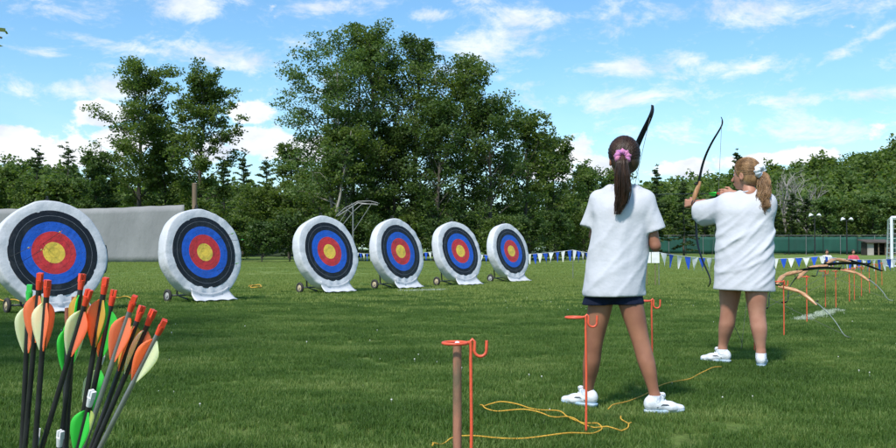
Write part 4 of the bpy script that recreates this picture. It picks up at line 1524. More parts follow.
def make_target(px, D, label, scale=1.0, dark_pad=False, rzo=0, seed=0, hub='hub'):
    b = ground(px, 260); b = Vector(((px - 448) / F * D, D, 0))
    az = radians(48 + rzo)           # facing direction turned from -y towards +x
    t = thing('archery_target', b, label, 'archery target', 'round archery targets in a row', rz=az)
    t.scale = (scale,) * 3
    bpy.context.view_layer.update()
    tilt = radians(-14 + [0, 1.5, -1, .8, -1.8, 1][seed])
    ctr = Vector((0, 0, .80))
    Rm = Matrix.Rotation(tilt, 3, 'X')

    def put(o):
        o.location = ctr; o.rotation_euler = (tilt, 0, 0)
        return o
    V, Q = disc_cover(seed + 5)
    cov = put(link_mesh('cover', np_mesh('cover', V, Q), M['white_cloth'], t))
    # printed face, 122 cm across
    n = 72; V = []; Q = []
    for i, r in enumerate([.002, .15, .3, .45, .58, .61]):
        for j in range(n):
            a = 2 * pi * j / n
            V.append((r * sin(a) * (1 + .006 * sin(3 * a + seed)), -.119 - .002 * sin(5 * a + seed) * (r / .61) - .002 + (.004 if r > .6 else 0), r * cos(a)))
    for i in range(5):
        for j in range(n):
            Q.append((i * n + j, i * n + (j + 1) % n, (i + 1) * n + (j + 1) % n, (i + 1) * n + j))
    put(link_mesh('face', np_mesh('face', V, Q), M['face'], t))
    # loose cloth at the bottom, spread on the grass in front
    V = []; Q = []; nu, nv = 22, 7
    for i in range(nu):
        u = i / (nu - 1)
        for j in range(nv):
            v = j / (nv - 1)
            x0_ = -.36 + .74 * u
            x = x0_ * (1 + .22 * max(0, v - .35)) + .04 * v
            zl = -math.sqrt(.70 ** 2 - x0_ ** 2)
            zb = -math.sqrt(.775 ** 2 - x0_ ** 2)
            v1 = min(v / .45, 1); v2 = max(0, (v - .45) / .55)
            p0 = ctr + Rm @ Vector((x0_, -.127 + .03 * v1, zl + (zb - zl) * v1))
            y = p0.y - .17 * v2 - .025 * sin(9 * u + seed) * v2
            z = p0.z * (1 - v2) ** 1.5 + .022 * v2 + .016 * abs(sin(12 * u + 3 * v + seed)) * v2
            V.append((x, y, max(z, .02)))
    for i in range(nu - 1):
        for j in range(nv - 1):
            Q.append((i * nv + j, (i + 1) * nv + j, (i + 1) * nv + j + 1, i * nv + j + 1))
    fl = link_mesh('cover_skirt', np_mesh('skirt', V, Q), M['white_cloth'], t)
    sm = fl.modifiers.new('thick', 'SOLIDIFY'); sm.thickness = .008
    # wheels on an axle behind
    mb = MB(); mb.tube([(-.52, .20, .105), (.52, .20, .105)], .014, 8); mb.build('axle', M['steel'], t)
    for s in (-1, 1):
        mb = MB(); mb.torus((s * .5, .20, .105), .083, .027, axis=(1, 0, 0), n=24, m=10); wl = mb.build('wheel', M['tyre'], t)
        mb = MB(); mb.lathe([(.001, -.03), (.03, -.028), (.034, -.014), (.072, -.012), (.075, .012), (.034, .014), (.03, .03), (.001, .032)], c=(s * .5, .20, .105), axis=(1, 0, 0), n=18); mb.build('hub', M[hub], wl)
    for s in (-1, 1):
        mb = MB(); mb.tube([(s * .32, -.12, .05), (s * .32, .20, .105), (s * .32, .32, 1.30)], .016, 6); mb.build('support_bar', M['black'], t)
    mb = MB(); mb.box((0, -.02, .775), (.035, .09, .035)); mb.tube([(0, -.06, .78), (0, -.065, .83), (0, -.02, .84), (0, .02, .79)], .008, 6); put(mb.build('clip', M['black'], t))
    if dark_pad:
        mb = MB()
        for k in range(5):
            a = radians(84 + k * 6)
            mb.box((sin(a) * .775, .02, cos(a) * .775), (.02, .17, .085), Matrix.Rotation(a - pi / 2, 3, 'Y'))
        put(mb.build('strap_pad', M['black'], t))
    return t, ctr, Rm


TG = [
    (51, 12.55, 1.0, 'leftmost and largest archery target, standing just behind the bunch of arrows'),
    (201, 15.2, 1.0, 'second archery target from the left, with green-nocked arrows in its right side'),
    (326, 18.25, 1.0, 'third archery target from the left, in front of the metal pipe frame'),
    (397, 20.1, 1.0, 'fourth archery target from the left, its blue ring catching a pale glare'),
    (457, 21.9, 1.0, 'fifth archery target, between the glare-marked one and the last one'),
    (508, 24.1, 1.0, 'rightmost and smallest-looking archery target at the far end of the row')]
targets = [make_target(px, D, lab, sc, i == 0, seed=i, hub='hub_grey' if i in (1, 5) else 'hub', rzo=[-3, 1.5, -1, 2, -1.5, 0][i]) for i, (px, D, sc, lab) in enumerate(TG)]


# ================================================================== ARROWS
def vane_mesh(length, height, mid):
    """parabolic vane as a thin solid in the xz plane, root edge on x=0, z from 0 (rear) to -length"""
    V = []; Q = []
    n = 12
    for i in range(n + 1):
        t = i / n
        hgt = height * (1 - (1 - min(t / .32, 1)) ** 2.2) * (1 - max(0, (t - .32) / .68) ** 1.7) + .0004
        for k in range(3):
            x = hgt * k / 2
            cur = .0015 * sin(pi * k / 2 * .8) + .003 * (x / height) ** 2
            V.append((x, cur - .0004, -length * t)); V.append((x, cur + .0004, -length * t))
    for i in range(n):
        for k in range(2):
            a = i * 6 + k * 2; b = a + 6
            Q.append((a, a + 2, b + 2, b)); Q.append((a + 1, b + 1, b + 3, a + 3))
        a = i * 6 + 4; b = a + 6
        Q.append((a, a + 1, b + 1, b))
    return V, Q


def make_arrow(nock, direction, label, vanes, nockm='nock_red', shaftm='shaft', length=.72, spin=0.0, vl=.056, vh=.0106, r=.0031, group='arrows standing in the bucket', point=True):
    """nock end at 'nock', pointing along 'direction' towards the tip; local z runs from tip to nock"""
    d = Vector(direction).normalized()
    t = thing('arrow', nock, label, 'arrow', group)
    t.rotation_mode = 'QUATERNION'
    t.rotation_quaternion = (-d).to_track_quat('Z', 'Y') @ Matrix.Rotation(spin, 3, 'Z').to_quaternion()
    mb = MB(); mb.tube([(0, 0, -.012), (0, 0, -length)], r, 12); mb.build('shaft', M[shaftm], t)
    mb = MB()
    mb.lathe([(.001, -.016), (r * 1.04, -.0155), (r * 1.25, -.008), (r * 1.3, -.004), (r * .9, -.0035)], n=12)
    for s in (-1, 1):
        mb.box((0, s * r * .66, -.001), (r * 1.8, r * .95, .010))
    mb.build('nock', M[nockm], t)
    for k in range(3):
        V, Q = vane_mesh(vl, vh, 0)
        a = k * 2 * pi / 3
        ca, sa = cos(a), sin(a)
        V = [((x + r * .95) * ca - y * sa, (x + r * .95) * sa + y * ca, z - .022) for x, y, z in V]
        link_mesh('vane', np_mesh('vane', V, Q), M[vanes[k % len(vanes)]], t, smooth=True)
    if point:
        mb = MB(); mb.lathe([(r, 0), (r * 1.02, -.012), (.0006, -.024)], c=(0, 0, -length), n=12); mb.build('point', M['steel'], t)
    return t


O_, W_, G_, Y_ = 'vane_orange', 'vane_white', 'vane_green', 'vane_yellow'
# (nock px,py, lower px,py, D at nock, D at lower, vanes, nock, shaft, spin, label)
ARR = [
    (29.5, 288, 22, 446, 1.08, 1.09, (W_, O_, W_), 'nock_green', 'shaft', 2.6, 'leftmost arrow, bright green nock, pale vanes'),
    (40, 276.5, 25, 446, 1.04, 1.07, (O_, O_, W_), 'nock_red', 'shaft', 2.4, 'tallest arrow at the left with an orange vane and red nock'),
    (47.5, 283.5, 35, 446, 1.03, 1.05, (O_, W_, O_), 'nock_red', 'shaft', .1, 'arrow right of the tallest left one, orange vane one side and white the other'),
    (82, 277, 61, 440, 1.10, 1.10, (Y_, G_, Y_), 'nock_red', 'shaft', .9, 'arrow with mustard yellow vanes and red nock in the middle of the bunch'),
    (88.5, 293, 44, 440, 1.03, 1.06, (O_, W_, O_), 'nock_red', 'shaft', .2, 'arrow leaning right with orange and white vanes in front of the yellow-vaned one'),
    (68, 311, 64, 446, 1.12, 1.10, (G_, G_, G_), 'nock_dull', 'shaft', .5, 'arrow with green vanes both sides and a dull brown nock'),
    (105.5, 281, 78, 446, 1.04, 1.06, (O_, Y_, G_), 'nock_red', 'shaft', 2.0, 'upright arrow with orange, yellow and green vanes, tallest on the right side'),
    (113.5, 293, 82, 446, 1.09, 1.09, (G_, O_, G_), 'nock_red', 'shaft', .2, 'arrow just right of the tri-coloured one with green vanes and thick red nock'),
    (134, 299, 84, 446, 1.03, 1.06, (O_, O_, O_), 'nock_red', 'shaft_silver', 2.1, 'silver-shafted arrow with broad all-orange vanes'),
    (141.5, 309, 92, 446, 1.09, 1.08, (Y_, O_, Y_), 'nock_red', 'shaft', .6, 'arrow half hidden with small yellow vane between the orange-vaned ones'),
    (152.5, 313, 95, 446, 1.05, 1.06, (W_, O_, O_), 'nock_red', 'shaft', 2.7, 'arrow second from the right with a white vane on its left'),
    (163.5, 323, 101, 446, 1.02, 1.05, (O_, W_, O_), 'nock_red', 'shaft_silver', 2.3, 'rightmost arrow leaning farthest out, orange vanes and grey shaft'),
    (92, 394, 73, 470, 1.0, 1.03, (W_, G_, G_), 'nock_white', 'shaft', .15, 'short low arrow with a white nock, white vane and green vane'),
    (103, 352, 79, 446, 1.12, 1.10, (W_, G_, W_), 'nock_white', 'shaft', 1.3, 'low thin arrow with a pale vane edge-on behind the bunch'),
    (37, 432, 33, 470, 1.06, 1.06, (W_, G_, W_), 'nock_white', 'shaft', .4, 'lowest arrow at the left, only its white nock showing'),
    (60.5, 434, 57, 470, 1.05, 1.06, (O_, W_, W_), 'nock_white', 'shaft', .4, 'lowest arrow in the middle, only its white nock showing'),
    (75, 300, 66, 446, 1.13, 1.11, (G_, W_, G_), 'nock_dull', 'shaft', 1.6, 'thin dark arrow behind the green-vaned one'),
]
for a in ARR:
    p = at(a[0], a[1], a[4]); q = at(a[2], a[3], a[5])
    d = (q - p).normalized()
    ln = .72
    # low arrows are the short ones; everything stops above the bottom of the bucket
    ln = min(ln, (p.z - .03) / abs(d.z))
    make_arrow(p, d, a[10], a[6], a[7], a[8], ln, a[9])
bc = at(8, 600, 1.08)
t = thing('arrow_bucket', (bc.x, bc.y, 0), 'dark round bucket on the grass holding the bunch of arrows', 'bucket')
mb = MB(); mb.lathe([(.001, .012), (.125, .012), (.15, .36), (.158, .362), (.158, .375), (.144, .375), (.118, .02)], n=40); mb.build('body', M['bucket'], t)
mb = MB(); mb.torus((0, 0, .352), .158, .006, n=40); mb.build('rim', M['bucket'], t)

# arrows shot into the targets
for ti, hp, npx, nk, lab in ((0, (23, 261), (48, 249), 'nock_red', 'arrow stuck low left in the red ring of the leftmost target'),
                             (0, (10, 257), (35, 247), 'nock_red', 'arrow stuck in the blue ring at the left of the leftmost target'),
                             (0, (43, 244), (64, 231), 'nock_red', 'arrow stuck near the gold of the leftmost target'),
                             (1, (217, 270), (240, 263), 'nock_green', 'lowest green-nocked arrow in the second target'),
                             (1, (216, 240), (232, 233), 'nock_green', 'upper green-nocked arrow in the second target'),
                             (1, (226, 241), (241, 239.5), 'nock_green', 'green-nocked arrow at the right black ring of the second target')):
    D = TG[ti][1]
    tt, ctr, Rm = targets[ti]
    mw = tt.matrix_world
    fc = mw @ (ctr + Rm @ Vector((0, -.122, 0)))
    fn = (mw.to_3x3() @ (Rm @ Vector((0, -1, 0)))).normalized()
    ray = (at(hp[0], hp[1], 10) - Vector((0, 0, EYE))).normalized()
    o0 = Vector((0, 0, EYE))
    s = (fc - o0).dot(fn) / ray.dot(fn)
    hit = o0 + ray * s
    fn2 = Vector((fn.x, fn.y, .12)).normalized()
    nock = hit + fn2 * .56
    cand = at(npx[0], npx[1], nock.y)
    nock.z = cand.z; nock.x = nock.x * .5 + cand.x * .5
    make_arrow(nock, hit - nock, lab, (O_, W_, O_) if ti == 0 else (G_, G_, W_), nk, 'shaft', (hit - nock).length + .08, .3, group='arrows stuck in the targets')


# ================================================================== GROUND RODS
def ground_rod(px, basey, label, ring_side=-1, hook_side=1, D=None, h=.555, yaw=0.0, ring=True):
    b = ground(px, basey) if D is None else Vector(((px - 448) / F * D, D, 0))
    t = thing('ground_rod', b, label, 'bow and arrow rod', 'orange rods with rings and hooks on the shooting line', rz=yaw)
    r = .0058
    mb = MB(); mb.tube([(0, 0, -.06), (.003, 0, h * .5), (0, 0, h)], r, 8); mb.build('rod', M['orange_rod'], t)
    if ring:
        R = .042
        mb = MB(); mb.torus((ring_side * (R + .012), 0, h - .005), R, .0055, n=28, m=8); mb.tube([(0, 0, h - .002), (ring_side * .016, 0, h - .005)], .006, 6); mb.build('ring', M['orange_rod'], t)
    pts = []
    s = hook_side
    pts.append((0, 0, h))
    pts.append((s * .006, 0, h + .008))
    pts.append((s * .014, 0, h))
    for i in range(9):
        a = pi + pi * i / 8
        pts.append((s * (.034 + .021 * cos(a)), 0, h - .030 + .021 * sin(a)))
    pts.append((s * .056, 0, h + .004))
    mb = MB(); mb.tube(pts, .0055, 8); mb.build('hook', M['orange_rod'], t)
    return t


r0 = ground_rod(470.5, 500, 'nearest orange rod with a U-shaped hook, beside the rusty upright tube', D=3.12, h=.56)
# rusty tube standing in its ring
b = Vector(((457.2 - 448) / F * 3.12, 3.12, 0))
t = thing('arrow_tube', b, 'rusty brown upright tube standing inside the ring of the nearest orange rod', 'tube')
mb = MB(); mb.lathe([(.015, -.05), (.0152, .3), (.0150, .552), (.0125, .553), (.0125, .45), (.001, .44)], n=20); mb.build('tube_body', M['rust_pipe'], t)
mb = MB(); mb.lathe([(.0118, .552), (.006, .560), (.001, .562)], n=14); mb.build('white_plug', M['white_soft'], t)
ground_rod(586, 432, 'orange rod with ring beside the left foot of the brown-haired archer')
ground_rod(652, 388, 'orange rod with hook behind the right leg of the brown-haired archer', ring_side=-1, hook_side=1)
ground_rod(754.5, 352, 'orange rod between the feet of the blonde archer')
RODS = [(784, 336, 'first orange rod right of the blonde archer, carrying the nearest laid-down bow'), (807, 323, 'second orange rod right of the blonde archer, by the chalk line'),
        (825.5, 308, 'third orange rod right of the blonde archer'), (836, 308, 'fourth orange rod right of the blonde archer, under the crossed bow handles'),
        (849.5, 303, 'fifth orange rod right of the blonde archer'), (854.5, 300, 'sixth orange rod right of the blonde archer'), (861.5, 297, 'seventh orange rod right of the blonde archer'),
        (869.5, 294, 'eighth orange rod, near the white curved bow limb'), (876, 290, 'second last orange rod of the line on the right'), (882, 287, 'last and farthest orange rod of the line')]
for i, (px, by, lab) in enumerate(RODS):
    ground_rod(px, by, lab, yaw=radians(60) if i % 2 else radians(20))


# ================================================================== BOWS
def bow_geometry(riser_m, limb_m, root, S=1.0, half=.665, rise=.17, drawn=None, limb_m2=None, limbw=.016, rs=.165):
    """bow in the local x (tip to tip) / y (towards the target) plane, grip at the origin"""
    # riser: shaped block swept along x
    xs = np.linspace(-rs, rs, 21)
    pts = []; w = []
    for x in xs:
        a = abs(x)
        y = .012 * cos(min(a / rs, 1) * pi) - .022 * (a / rs) ** 2 + .012
        pts.append(Vector((x, y, 0)) * S)
        w.append((.0225 - .007 * math.exp(-((a) / .035) ** 2) - .012 * (a / rs) ** 3) * S)
    mb = MB(); mb.tube(pts, w, 10, flat=((0, 0, 1), .75)); mb.build('riser', riser_m, root)
    prof = [(rs - .03, -.006), (rs + .03, -.014), (.30, -.030), (.40, -.062), (.50, -.112), (.57, -.158), (.62, -.185), (.655, -.188), (.685, -.170)]
    for s in (-1, 1):
        lm = MB()
        # make the limb gentle
        P = [Vector((s * x, y, 0)) * S for x, y in prof]
        dense = []
        for i in range(len(P) - 1):
            for k in range(3): dense.append(P[i].lerp(P[i + 1], k / 3))
        dense.append(P[-1])
        for _ in range(2):
            dense = [dense[0]] + [(dense[i - 1] + dense[i] * 2 + dense[i + 1]) / 4 for i in range(1, len(dense) - 1)] + [dense[-1]]
        n = len(dense)
        # flat section: wide across z, thin in the bending plane
        lm.tube(dense, [limbw * S * (1 - .62 * (i / (n - 1)) ** 1.4) for i in range(n)], 8, flat=((0, 1, 0), .22))
        o = lm.build('limb', (limb_m if s > 0 or limb_m2 is None else limb_m2), root)
        kb = MB(); kb.lathe([(.001, 0), (.009, .001), (.011, .006), (.009, .018), (.001, .020)], c=Vector((s * (rs - .02), .010, 0)) * S, axis=(0, 1, 0), n=10)
        kb.build('limb_bolt', M['black'], root)
    tipL = Vector((-.672, -.178, 0)) * S; tipR = Vector((.672, -.178, 0)) * S
    mid = Vector(drawn) if drawn is not None else Vector((0, -.182, 0)) * S
    sm = MB(); sm.tube([tipL, mid, tipR] if drawn is not None else [tipL, mid, tipR], .0016, 5); sm.build('string', M['string'], root)


def place_bow(grip, tipA, tipB, label, limb='limb_black', limb2=None, group='bows', riser='wood', drawn_world=None, name='recurve_bow', limbw=.016, belly=None, rs=.165):
    """fits the bow to three points: local +x to tipB, local -y to the string side"""
    grip, A, B = Vector(grip), Vector(tipA), Vector(tipB)
    x = (B - A).normalized()
    S = (B - A).length / 1.37
    if belly is None:
        y = grip - (A + B) / 2
    else:
        y = Vector(belly)
    y = (y - x * y.dot(x)).normalized()
    z = x.cross(y)
    Rm = Matrix((x, y, z)).transposed()
    mid = (A + B) / 2
    org = mid + y * .178 * S
    t = thing(name, org, label, 'bow', group)
    t.rotation_mode = 'QUATERNION'
    t.rotation_quaternion = Rm.to_quaternion()
    dr = None
    if drawn_world is not None:
        dr = Rm.transposed() @ (Vector(drawn_world) - org)
    bow_geometry(M[riser], M[limb], t, S, drawn=dr, limb_m2=M[limb2] if limb2 else None, limbw=limbw, rs=rs)
    return t


GB = 'bows resting on the orange rods'
place_bow(at(797, 291, 9.15), at(733, 280, 9.6), at(851, 338, 8.75), 'nearest wooden bow on the rods, its white limb curving down to the grass', 'limb_white', 'limb_black', GB, limbw=.022, belly=(0.1, .5, 1), rs=.225)
place_bow(at(804, 278, 9.7), at(764, 309, 9.25), at(842, 266, 10.3), 'wooden bow with dark limbs crossing over the nearest one', 'limb_black', None, GB, belly=(-.1, .9, .55), rs=.225)
place_bow(at(830, 275, 12.6), at(782, 303, 12.1), at(872, 262, 13.5), 'wooden bow behind, dark limb slanting down to the left', 'limb_black', None, GB, belly=(-.1, .9, .55), rs=.225)
place_bow(at(856, 270, 12.4), at(806, 266, 13.0), at(893, 301, 11.9), 'wooden bow at the right end with a white limb reaching the right edge', 'limb_white', 'limb_black', GB, limbw=.022, belly=(0.1, .8, .7), rs=.225)
place_bow(at(846, 266, 14.8), at(812, 276, 14.2), at(884, 270, 15.5), 'farthest wooden bow lying across the far rods', 'limb_black', None, GB, belly=(0, .8, .6), rs=.225)
place_bow(at(752, 290, 8.0), at(741, 350.5, 7.88), at(757, 205, 8.05), 'bow with dark limbs propped against the rod behind the blonde archer', 'limb_black', None, GB, belly=(-1, .3, 0.05))


# ================================================================== ROPE ON THE GRASS
def rope(name, pxs, label, r=.0034, z=.027):
    P = [ground(*p) for p in pxs]
    for _ in range(3):      # Chaikin smoothing
        Q = [P[0]]
        for a, b in zip(P[:-1], P[1:]):
            Q += [a.lerp(b, .25), a.lerp(b, .75)]
        Q.append(P[-1]); P = Q
    P = [p + Vector((0.004 * sin(i * .9), 0, z + .010 * sin(i * .37))) for i, p in enumerate(P)]
    mb = MB(); mb.tube(P, r, 6); o = mb.build(name, M['rope'], None)
    return tag(o, label, 'rope')


rope('yellow_rope', [(432, 452), (440, 449), (451, 444.5), (498, 442), (551, 443), (589, 438.5), (605, 433.5), (592, 429), (568, 422), (554, 416), (526, 410.5), (495, 407.5), (481, 409.5),
                     (481, 412.5), (495, 414.5), (529, 416.5), (554, 420), (568, 424), (589, 430), (605, 434.5), (620, 435), (630, 432), (631, 428), (620, 423.5)],
     'yellow rope looped on the grass between the nearest rod and the brown-haired archer')
rope('yellow_rope', [(608, 414), (632, 403), (660, 391), (684, 383), (704, 376), (722, 369)], 'straight yellow rope half sunk in the grass between the two archers', z=.026)
rope('yellow_rope', [(249, 288), (253, 286.5), (259, 286.5), (262, 288), (259, 289.5), (252, 289.5), (250, 288), (256, 287)], 'small coil of yellow rope on the grass between the second and third targets', r=.012, z=.04)
rope('yellow_rope', [(-6, 301), (4, 303), (12, 302), (22, 304), (34, 303)], 'yellow rope scrap on the grass at the foot of the leftmost target', r=.009, z=.04)
rope('yellow_rope', [(110, 299), (118, 300), (124, 299), (132, 300.5)], 'yellow rope scrap on the grass just right of the leftmost target', r=.009, z=.045)


# ================================================================== PEOPLE
def V3(p): return np.array(p, float)


def hand_sdf(S, wrist, palm_dir, side, up, grip=.0, s=1.0):
    """palm plus five fingers; grip 0 = straight, 1 = closed. side = direction from little finger to index; up = back-of-hand normal"""
    w = V3(wrist); d = V3(palm_dir); d /= np.linalg.norm(d)
    sd_ = V3(side); sd_ -= d * sd_.dot(d); sd_ /= np.linalg.norm(sd_)
    u = np.cross(d, sd_)
    if u.dot(V3(up)) < 0: u = -u
    pc = w + d * .045 * s
    S.cone(w, pc + d * .02 * s, .019 * s, .020 * s, .012, squash=(u, .6))
    for q in (-1, 0, 1):
        S.cone(w + sd_ * q * .008 * s, w + d * .075 * s + sd_ * q * .021 * s, .014 * s, .0125 * s, .008)
    L = [.058, .070, .076, .068]
    for i in range(4):
        o = (-1.5 + i) * .0185 * s
        p = w + d * .078 * s + sd_ * o
        dirv = d.copy()
        for k, fr in enumerate((.42, .32, .26)):
            ang = grip * (1.25 if k < 2 else .9)
            dirv = dirv * cos(ang) - u * sin(ang) if k == 0 else (lambda dd, nn: dd * cos(ang) + nn * sin(ang))(dirv, np.cross(dirv, sd_) * (1 if np.cross(dirv, sd_).dot(-u) > 0 or k == 2 else 1))
            e = p + dirv * L[i] * fr * s
            S.cone(p, e, (.0088 - .0008 * k) * s, (.0082 - .0009 * k) * s, .004)
            p = e
    # thumb from the side of the palm near its base
    tb = w + d * .028 * s + sd_ * .020 * s
    t1 = tb + (sd_ * .75 + d * .6 - u * .35 * (1 + grip)) * .034 * s
    t2 = t1 + (d * .8 + sd_ * (.3 - .6 * grip) - u * .5 * grip) * .030 * s
    S.cone(tb, t1, .012 * s, .0095 * s, .008)
    S.cone(t1, t2, .0095 * s, .0078 * s, .004)


def head_sdf(S, c, face, up=(0, 0, 1), s=1.0):
    """skull, jaw, nose, ears, sockets, mouth; c = centre of the skull; face = direction the face looks to"""
    f = Vector(face).normalized(); u = Vector(up).normalized()
    u = (u - f * u.dot(f)).normalized()
    r = f.cross(u)
    R = Matrix((r, f, u)).transposed()
    c = Vector(c)
    P = lambda x, y, z: tuple(c + (r * x + f * y + u * z) * s)
    S.ell(P(0, -.010, .018), (.073 * s, .088 * s, .088 * s), .01, R)
    S.ell(P(0, .022, -.035), (.056 * s, .060 * s, .062 * s), .03, R)
    S.ell(P(0, .052, -.082), (.026 * s, .026 * s, .020 * s), .03, R)     # chin
    S.cone(P(0, .082, -.008), P(0, .101, -.036), .008 * s, .012 * s, .012)   # nose
    S.ell(P(0, .082, -.060), (.020 * s, .012 * s, .006 * s), .008, R)
    S.ell(P(0, .081, -.070), (.018 * s, .011 * s, .006 * s), .006, R)
    for q in (-1, 1):
        S.ell(P(q * .030, .085, .0), (.016 * s, .012 * s, .010 * s), .012, R, sub=True)
        S.ell(P(q * .076, -.008, -.018), (.010 * s, .018 * s, .030 * s), .006, R)
        S.ell(P(q * .084, -.004, -.016), (.006 * s, .010 * s, .018 * s), .006, R, sub=True)
    return P, R


def eyes(root, P, s=1.0, iris=(0.05, 0.03, 0.02)):
    for q in (-1, 1):
        c = P(q * .030, .064, .0)
        mb = MB(); mb.lathe([(.001, -.012), (.008, -.009), (.012, 0), (.008, .009), (.001, .012)], c=c, n=12)
        local(mb.build('eye', M['white_soft'], None), root)


def fold_noise(seed, amp, freq=(14, 14, 5), diag=None):
    rs = np.random.RandomState(seed)
    comps = []
    for k in range(9):
        a = rs.uniform(0, 6.28)
        base = np.array([cos(a), sin(a), 0]) * rs.uniform(.5, 1) * freq[0]
        base[2] = rs.uniform(-1, 1) * freq[2]
        if diag is not None:
            base = np.array(diag) * rs.uniform(.6, 1.5) + rs.normal(size=3) * 6
        comps.append((base, rs.uniform(0, 6.28), rs.uniform(.3, 1), rs.normal(size=3) * 4))

    def fn(x, y, z):
        d = 0
        for b, p, w, wp in comps:
            ph = b[0] * x + b[1] * y + b[2] * z + p + 1.3 * np.sin(wp[0] * x + wp[1] * y + wp[2] * z)
            msk = .5 + .5 * np.sin(wp[1] * 2.2 * x - wp[0] * y + wp[2] * 2.0 * z + 2 * p)
            d = d - w * msk * (np.exp(-(np.sin(ph * .5) / .30) ** 2) - .18)
        return d * amp / 2
    return fn


def shoe(root, heel, toe_dir, s=1.0, flip=1, pinkish=False):
    """sneaker: sole + upper + tongue + laces. heel = ground point under the heel"""
    d = Vector(toe_dir); d.z = 0; d.normalize()
    sd_ = Vector((-d.y, d.x, 0))
    h = Vector(heel); h.z = .008
    R = Matrix((d, sd_, Vector((0, 0, 1)))).transposed()
    P = lambda x, y, z: tuple(h + (d * x + sd_ * y + Vector((0, 0, z))) * s)
    lo = h - Vector((.34, .34, .06)); hi = h + Vector((.34, .34, .22))
    S = SDF(lo, hi, .005)
    S.cone(P(.0, 0, .048), P(.05, 0, .05), .036 * s, .036 * s, .02)
    S.cone(P(.05, 0, .045), P(.13, .004 * flip, .032), .040 * s, .040 * s, .02, squash=((0, 0, 1), .9))
    S.cone(P(.13, .004 * flip, .030), P(.195, .006 * flip, .024), .042 * s, .032 * s, .02, squash=((0, 0, 1), .72))
    S.cone(P(.005, 0, .07), P(.03, 0, .095), .034 * s, .033 * s, .02)
    S.cone(P(.06, 0, .085), P(.085, 0, .105), .022 * s, .020 * s, .015)       # tongue
    S.ell(P(.022, 0, .125), (.026 * s, .026 * s, .03 * s), .01, R, sub=True)
    S.cut((0, 0, .016), (0, 0, -1))
    o = link_mesh('shoe', S.mesh('shoe'), M['shoe'], None)
    local(o, root)
    S = SDF(lo, hi, .005)
    S.cone(P(-.002, 0, .022), P(.08, 0, .020), .0375 * s, .038 * s, .01)
    S.cone(P(.08, 0, .020), P(.195, .006 * flip, .022), .042 * s, .034 * s, .01)
    S.cut((0, 0, -.004), (0, 0, -1)); S.cut((0, 0, .024), (0, 0, 1))
    so = link_mesh('sole', S.mesh('sole'), M['shoe_sole'], None)
    so.parent = o
    so.location = (0, 0, 0)
    mb = MB()
    for k in range(4):
        x = .075 + k * .022; z = .092 - k * .013
        mb.tube([P(x, -.024, z - .012), P(x + .006, 0, z), P(x, .024, z - .012)], .003, 5)
    for q in (-1, 1):
        mb.tube([P(.07, 0, .100), P(.062, q * .02, .122), P(.085, q * .034, .118), P(.088, q * .012, .100)], .0025, 5)
    lc = mb.build('laces', M['white_soft'], None); lc.parent = o
    for q in (-1, 1):
        mb = MB(); mb.tube([P(.03, q * .037, .036), P(.07, q * .0405, .052), P(.10, q * .041, .050), P(.13, q * .038, .034)], .0042, 6)
        st = mb.build('stripe', M['shoe_grey'], None); st.parent = o
    return o


def hair_cap(root, P, R, s, tie, material, mat_name, n=520, cover=.018, seed=0, r=.0016, side_low=-.055):
    """hair pulled back into a tie: a close cap plus strands that run from the hairline to the tie (local head coords)"""
    rs = np.random.RandomState(seed)
    c = Vector(P(0, -.010, .018))
    lo = c - Vector((.15, .15, .18)); hi = c + Vector((.15, .15, .14))
    S = SDF(lo, hi, .005)
    S.ell(tuple(c), ((.073 + cover * .55) * s, (.088 + cover * .55) * s, (.088 + cover * .6) * s), .01, R)
    S.ell(P(0, -.045, -.035), (.066 * s, .052 * s, .060 * s), .03, R)
    # open the face
    f = R @ Vector((0, 1, 0)); u = R @ Vector((0, 0, 1))
    S.cut(P(0, .052, .040), f * 1.0 - u * .55)
    S.ell(P(0, .085, -.03), (.090 * s, .078 * s, .075 * s), .01, R, sub=True)
    for q in (-1, 1):
        S.ell(P(q * .085, .005, -.030), (.018 * s, .026 * s, .040 * s), .008, R, sub=True)
    S.cut(P(0, 0, -.088), -u)
    o = link_mesh('hair', S.mesh('hair'), M[material], None)
    local(o, root)
    # strands over the cap
    T = Vector(tie)
    paths = []
    a, b, cc = (.073 + cover * .6) * s, (.088 + cover * .6) * s, (.088 + cover * .65) * s
    tl = R.transposed() @ (T - c); tl = Vector((tl.x / a, tl.y / b, tl.z / cc)).normalized()
    for i in range(n):
        # a root anywhere on the scalp, never on the face or below the nape
        while True:
            v = Vector(rs.normal(size=3)).normalized()
            if v.y > .30 + .62 * max(v.z, -.2) or v.z < -.62 or (v.z < .05 and v.y > -.05):
                continue
            break
        v.normalize()
        pts = []
        lift = rs.uniform(.99, 1.035)
        for k in range(9):
            t = k / 8
            w = v.slerp(tl, t) if v.angle(tl) > .01 else v
            w = w * (lift + .02 * sin(pi * t))
            pts.append(np.array(c + R @ Vector((w.x * a, w.y * b, w.z * cc))))
        paths.append(pts)
    st = strands(paths, r, None, 'hair_strands', M[mat_name], taper=.1)
    st.parent = o
    return o


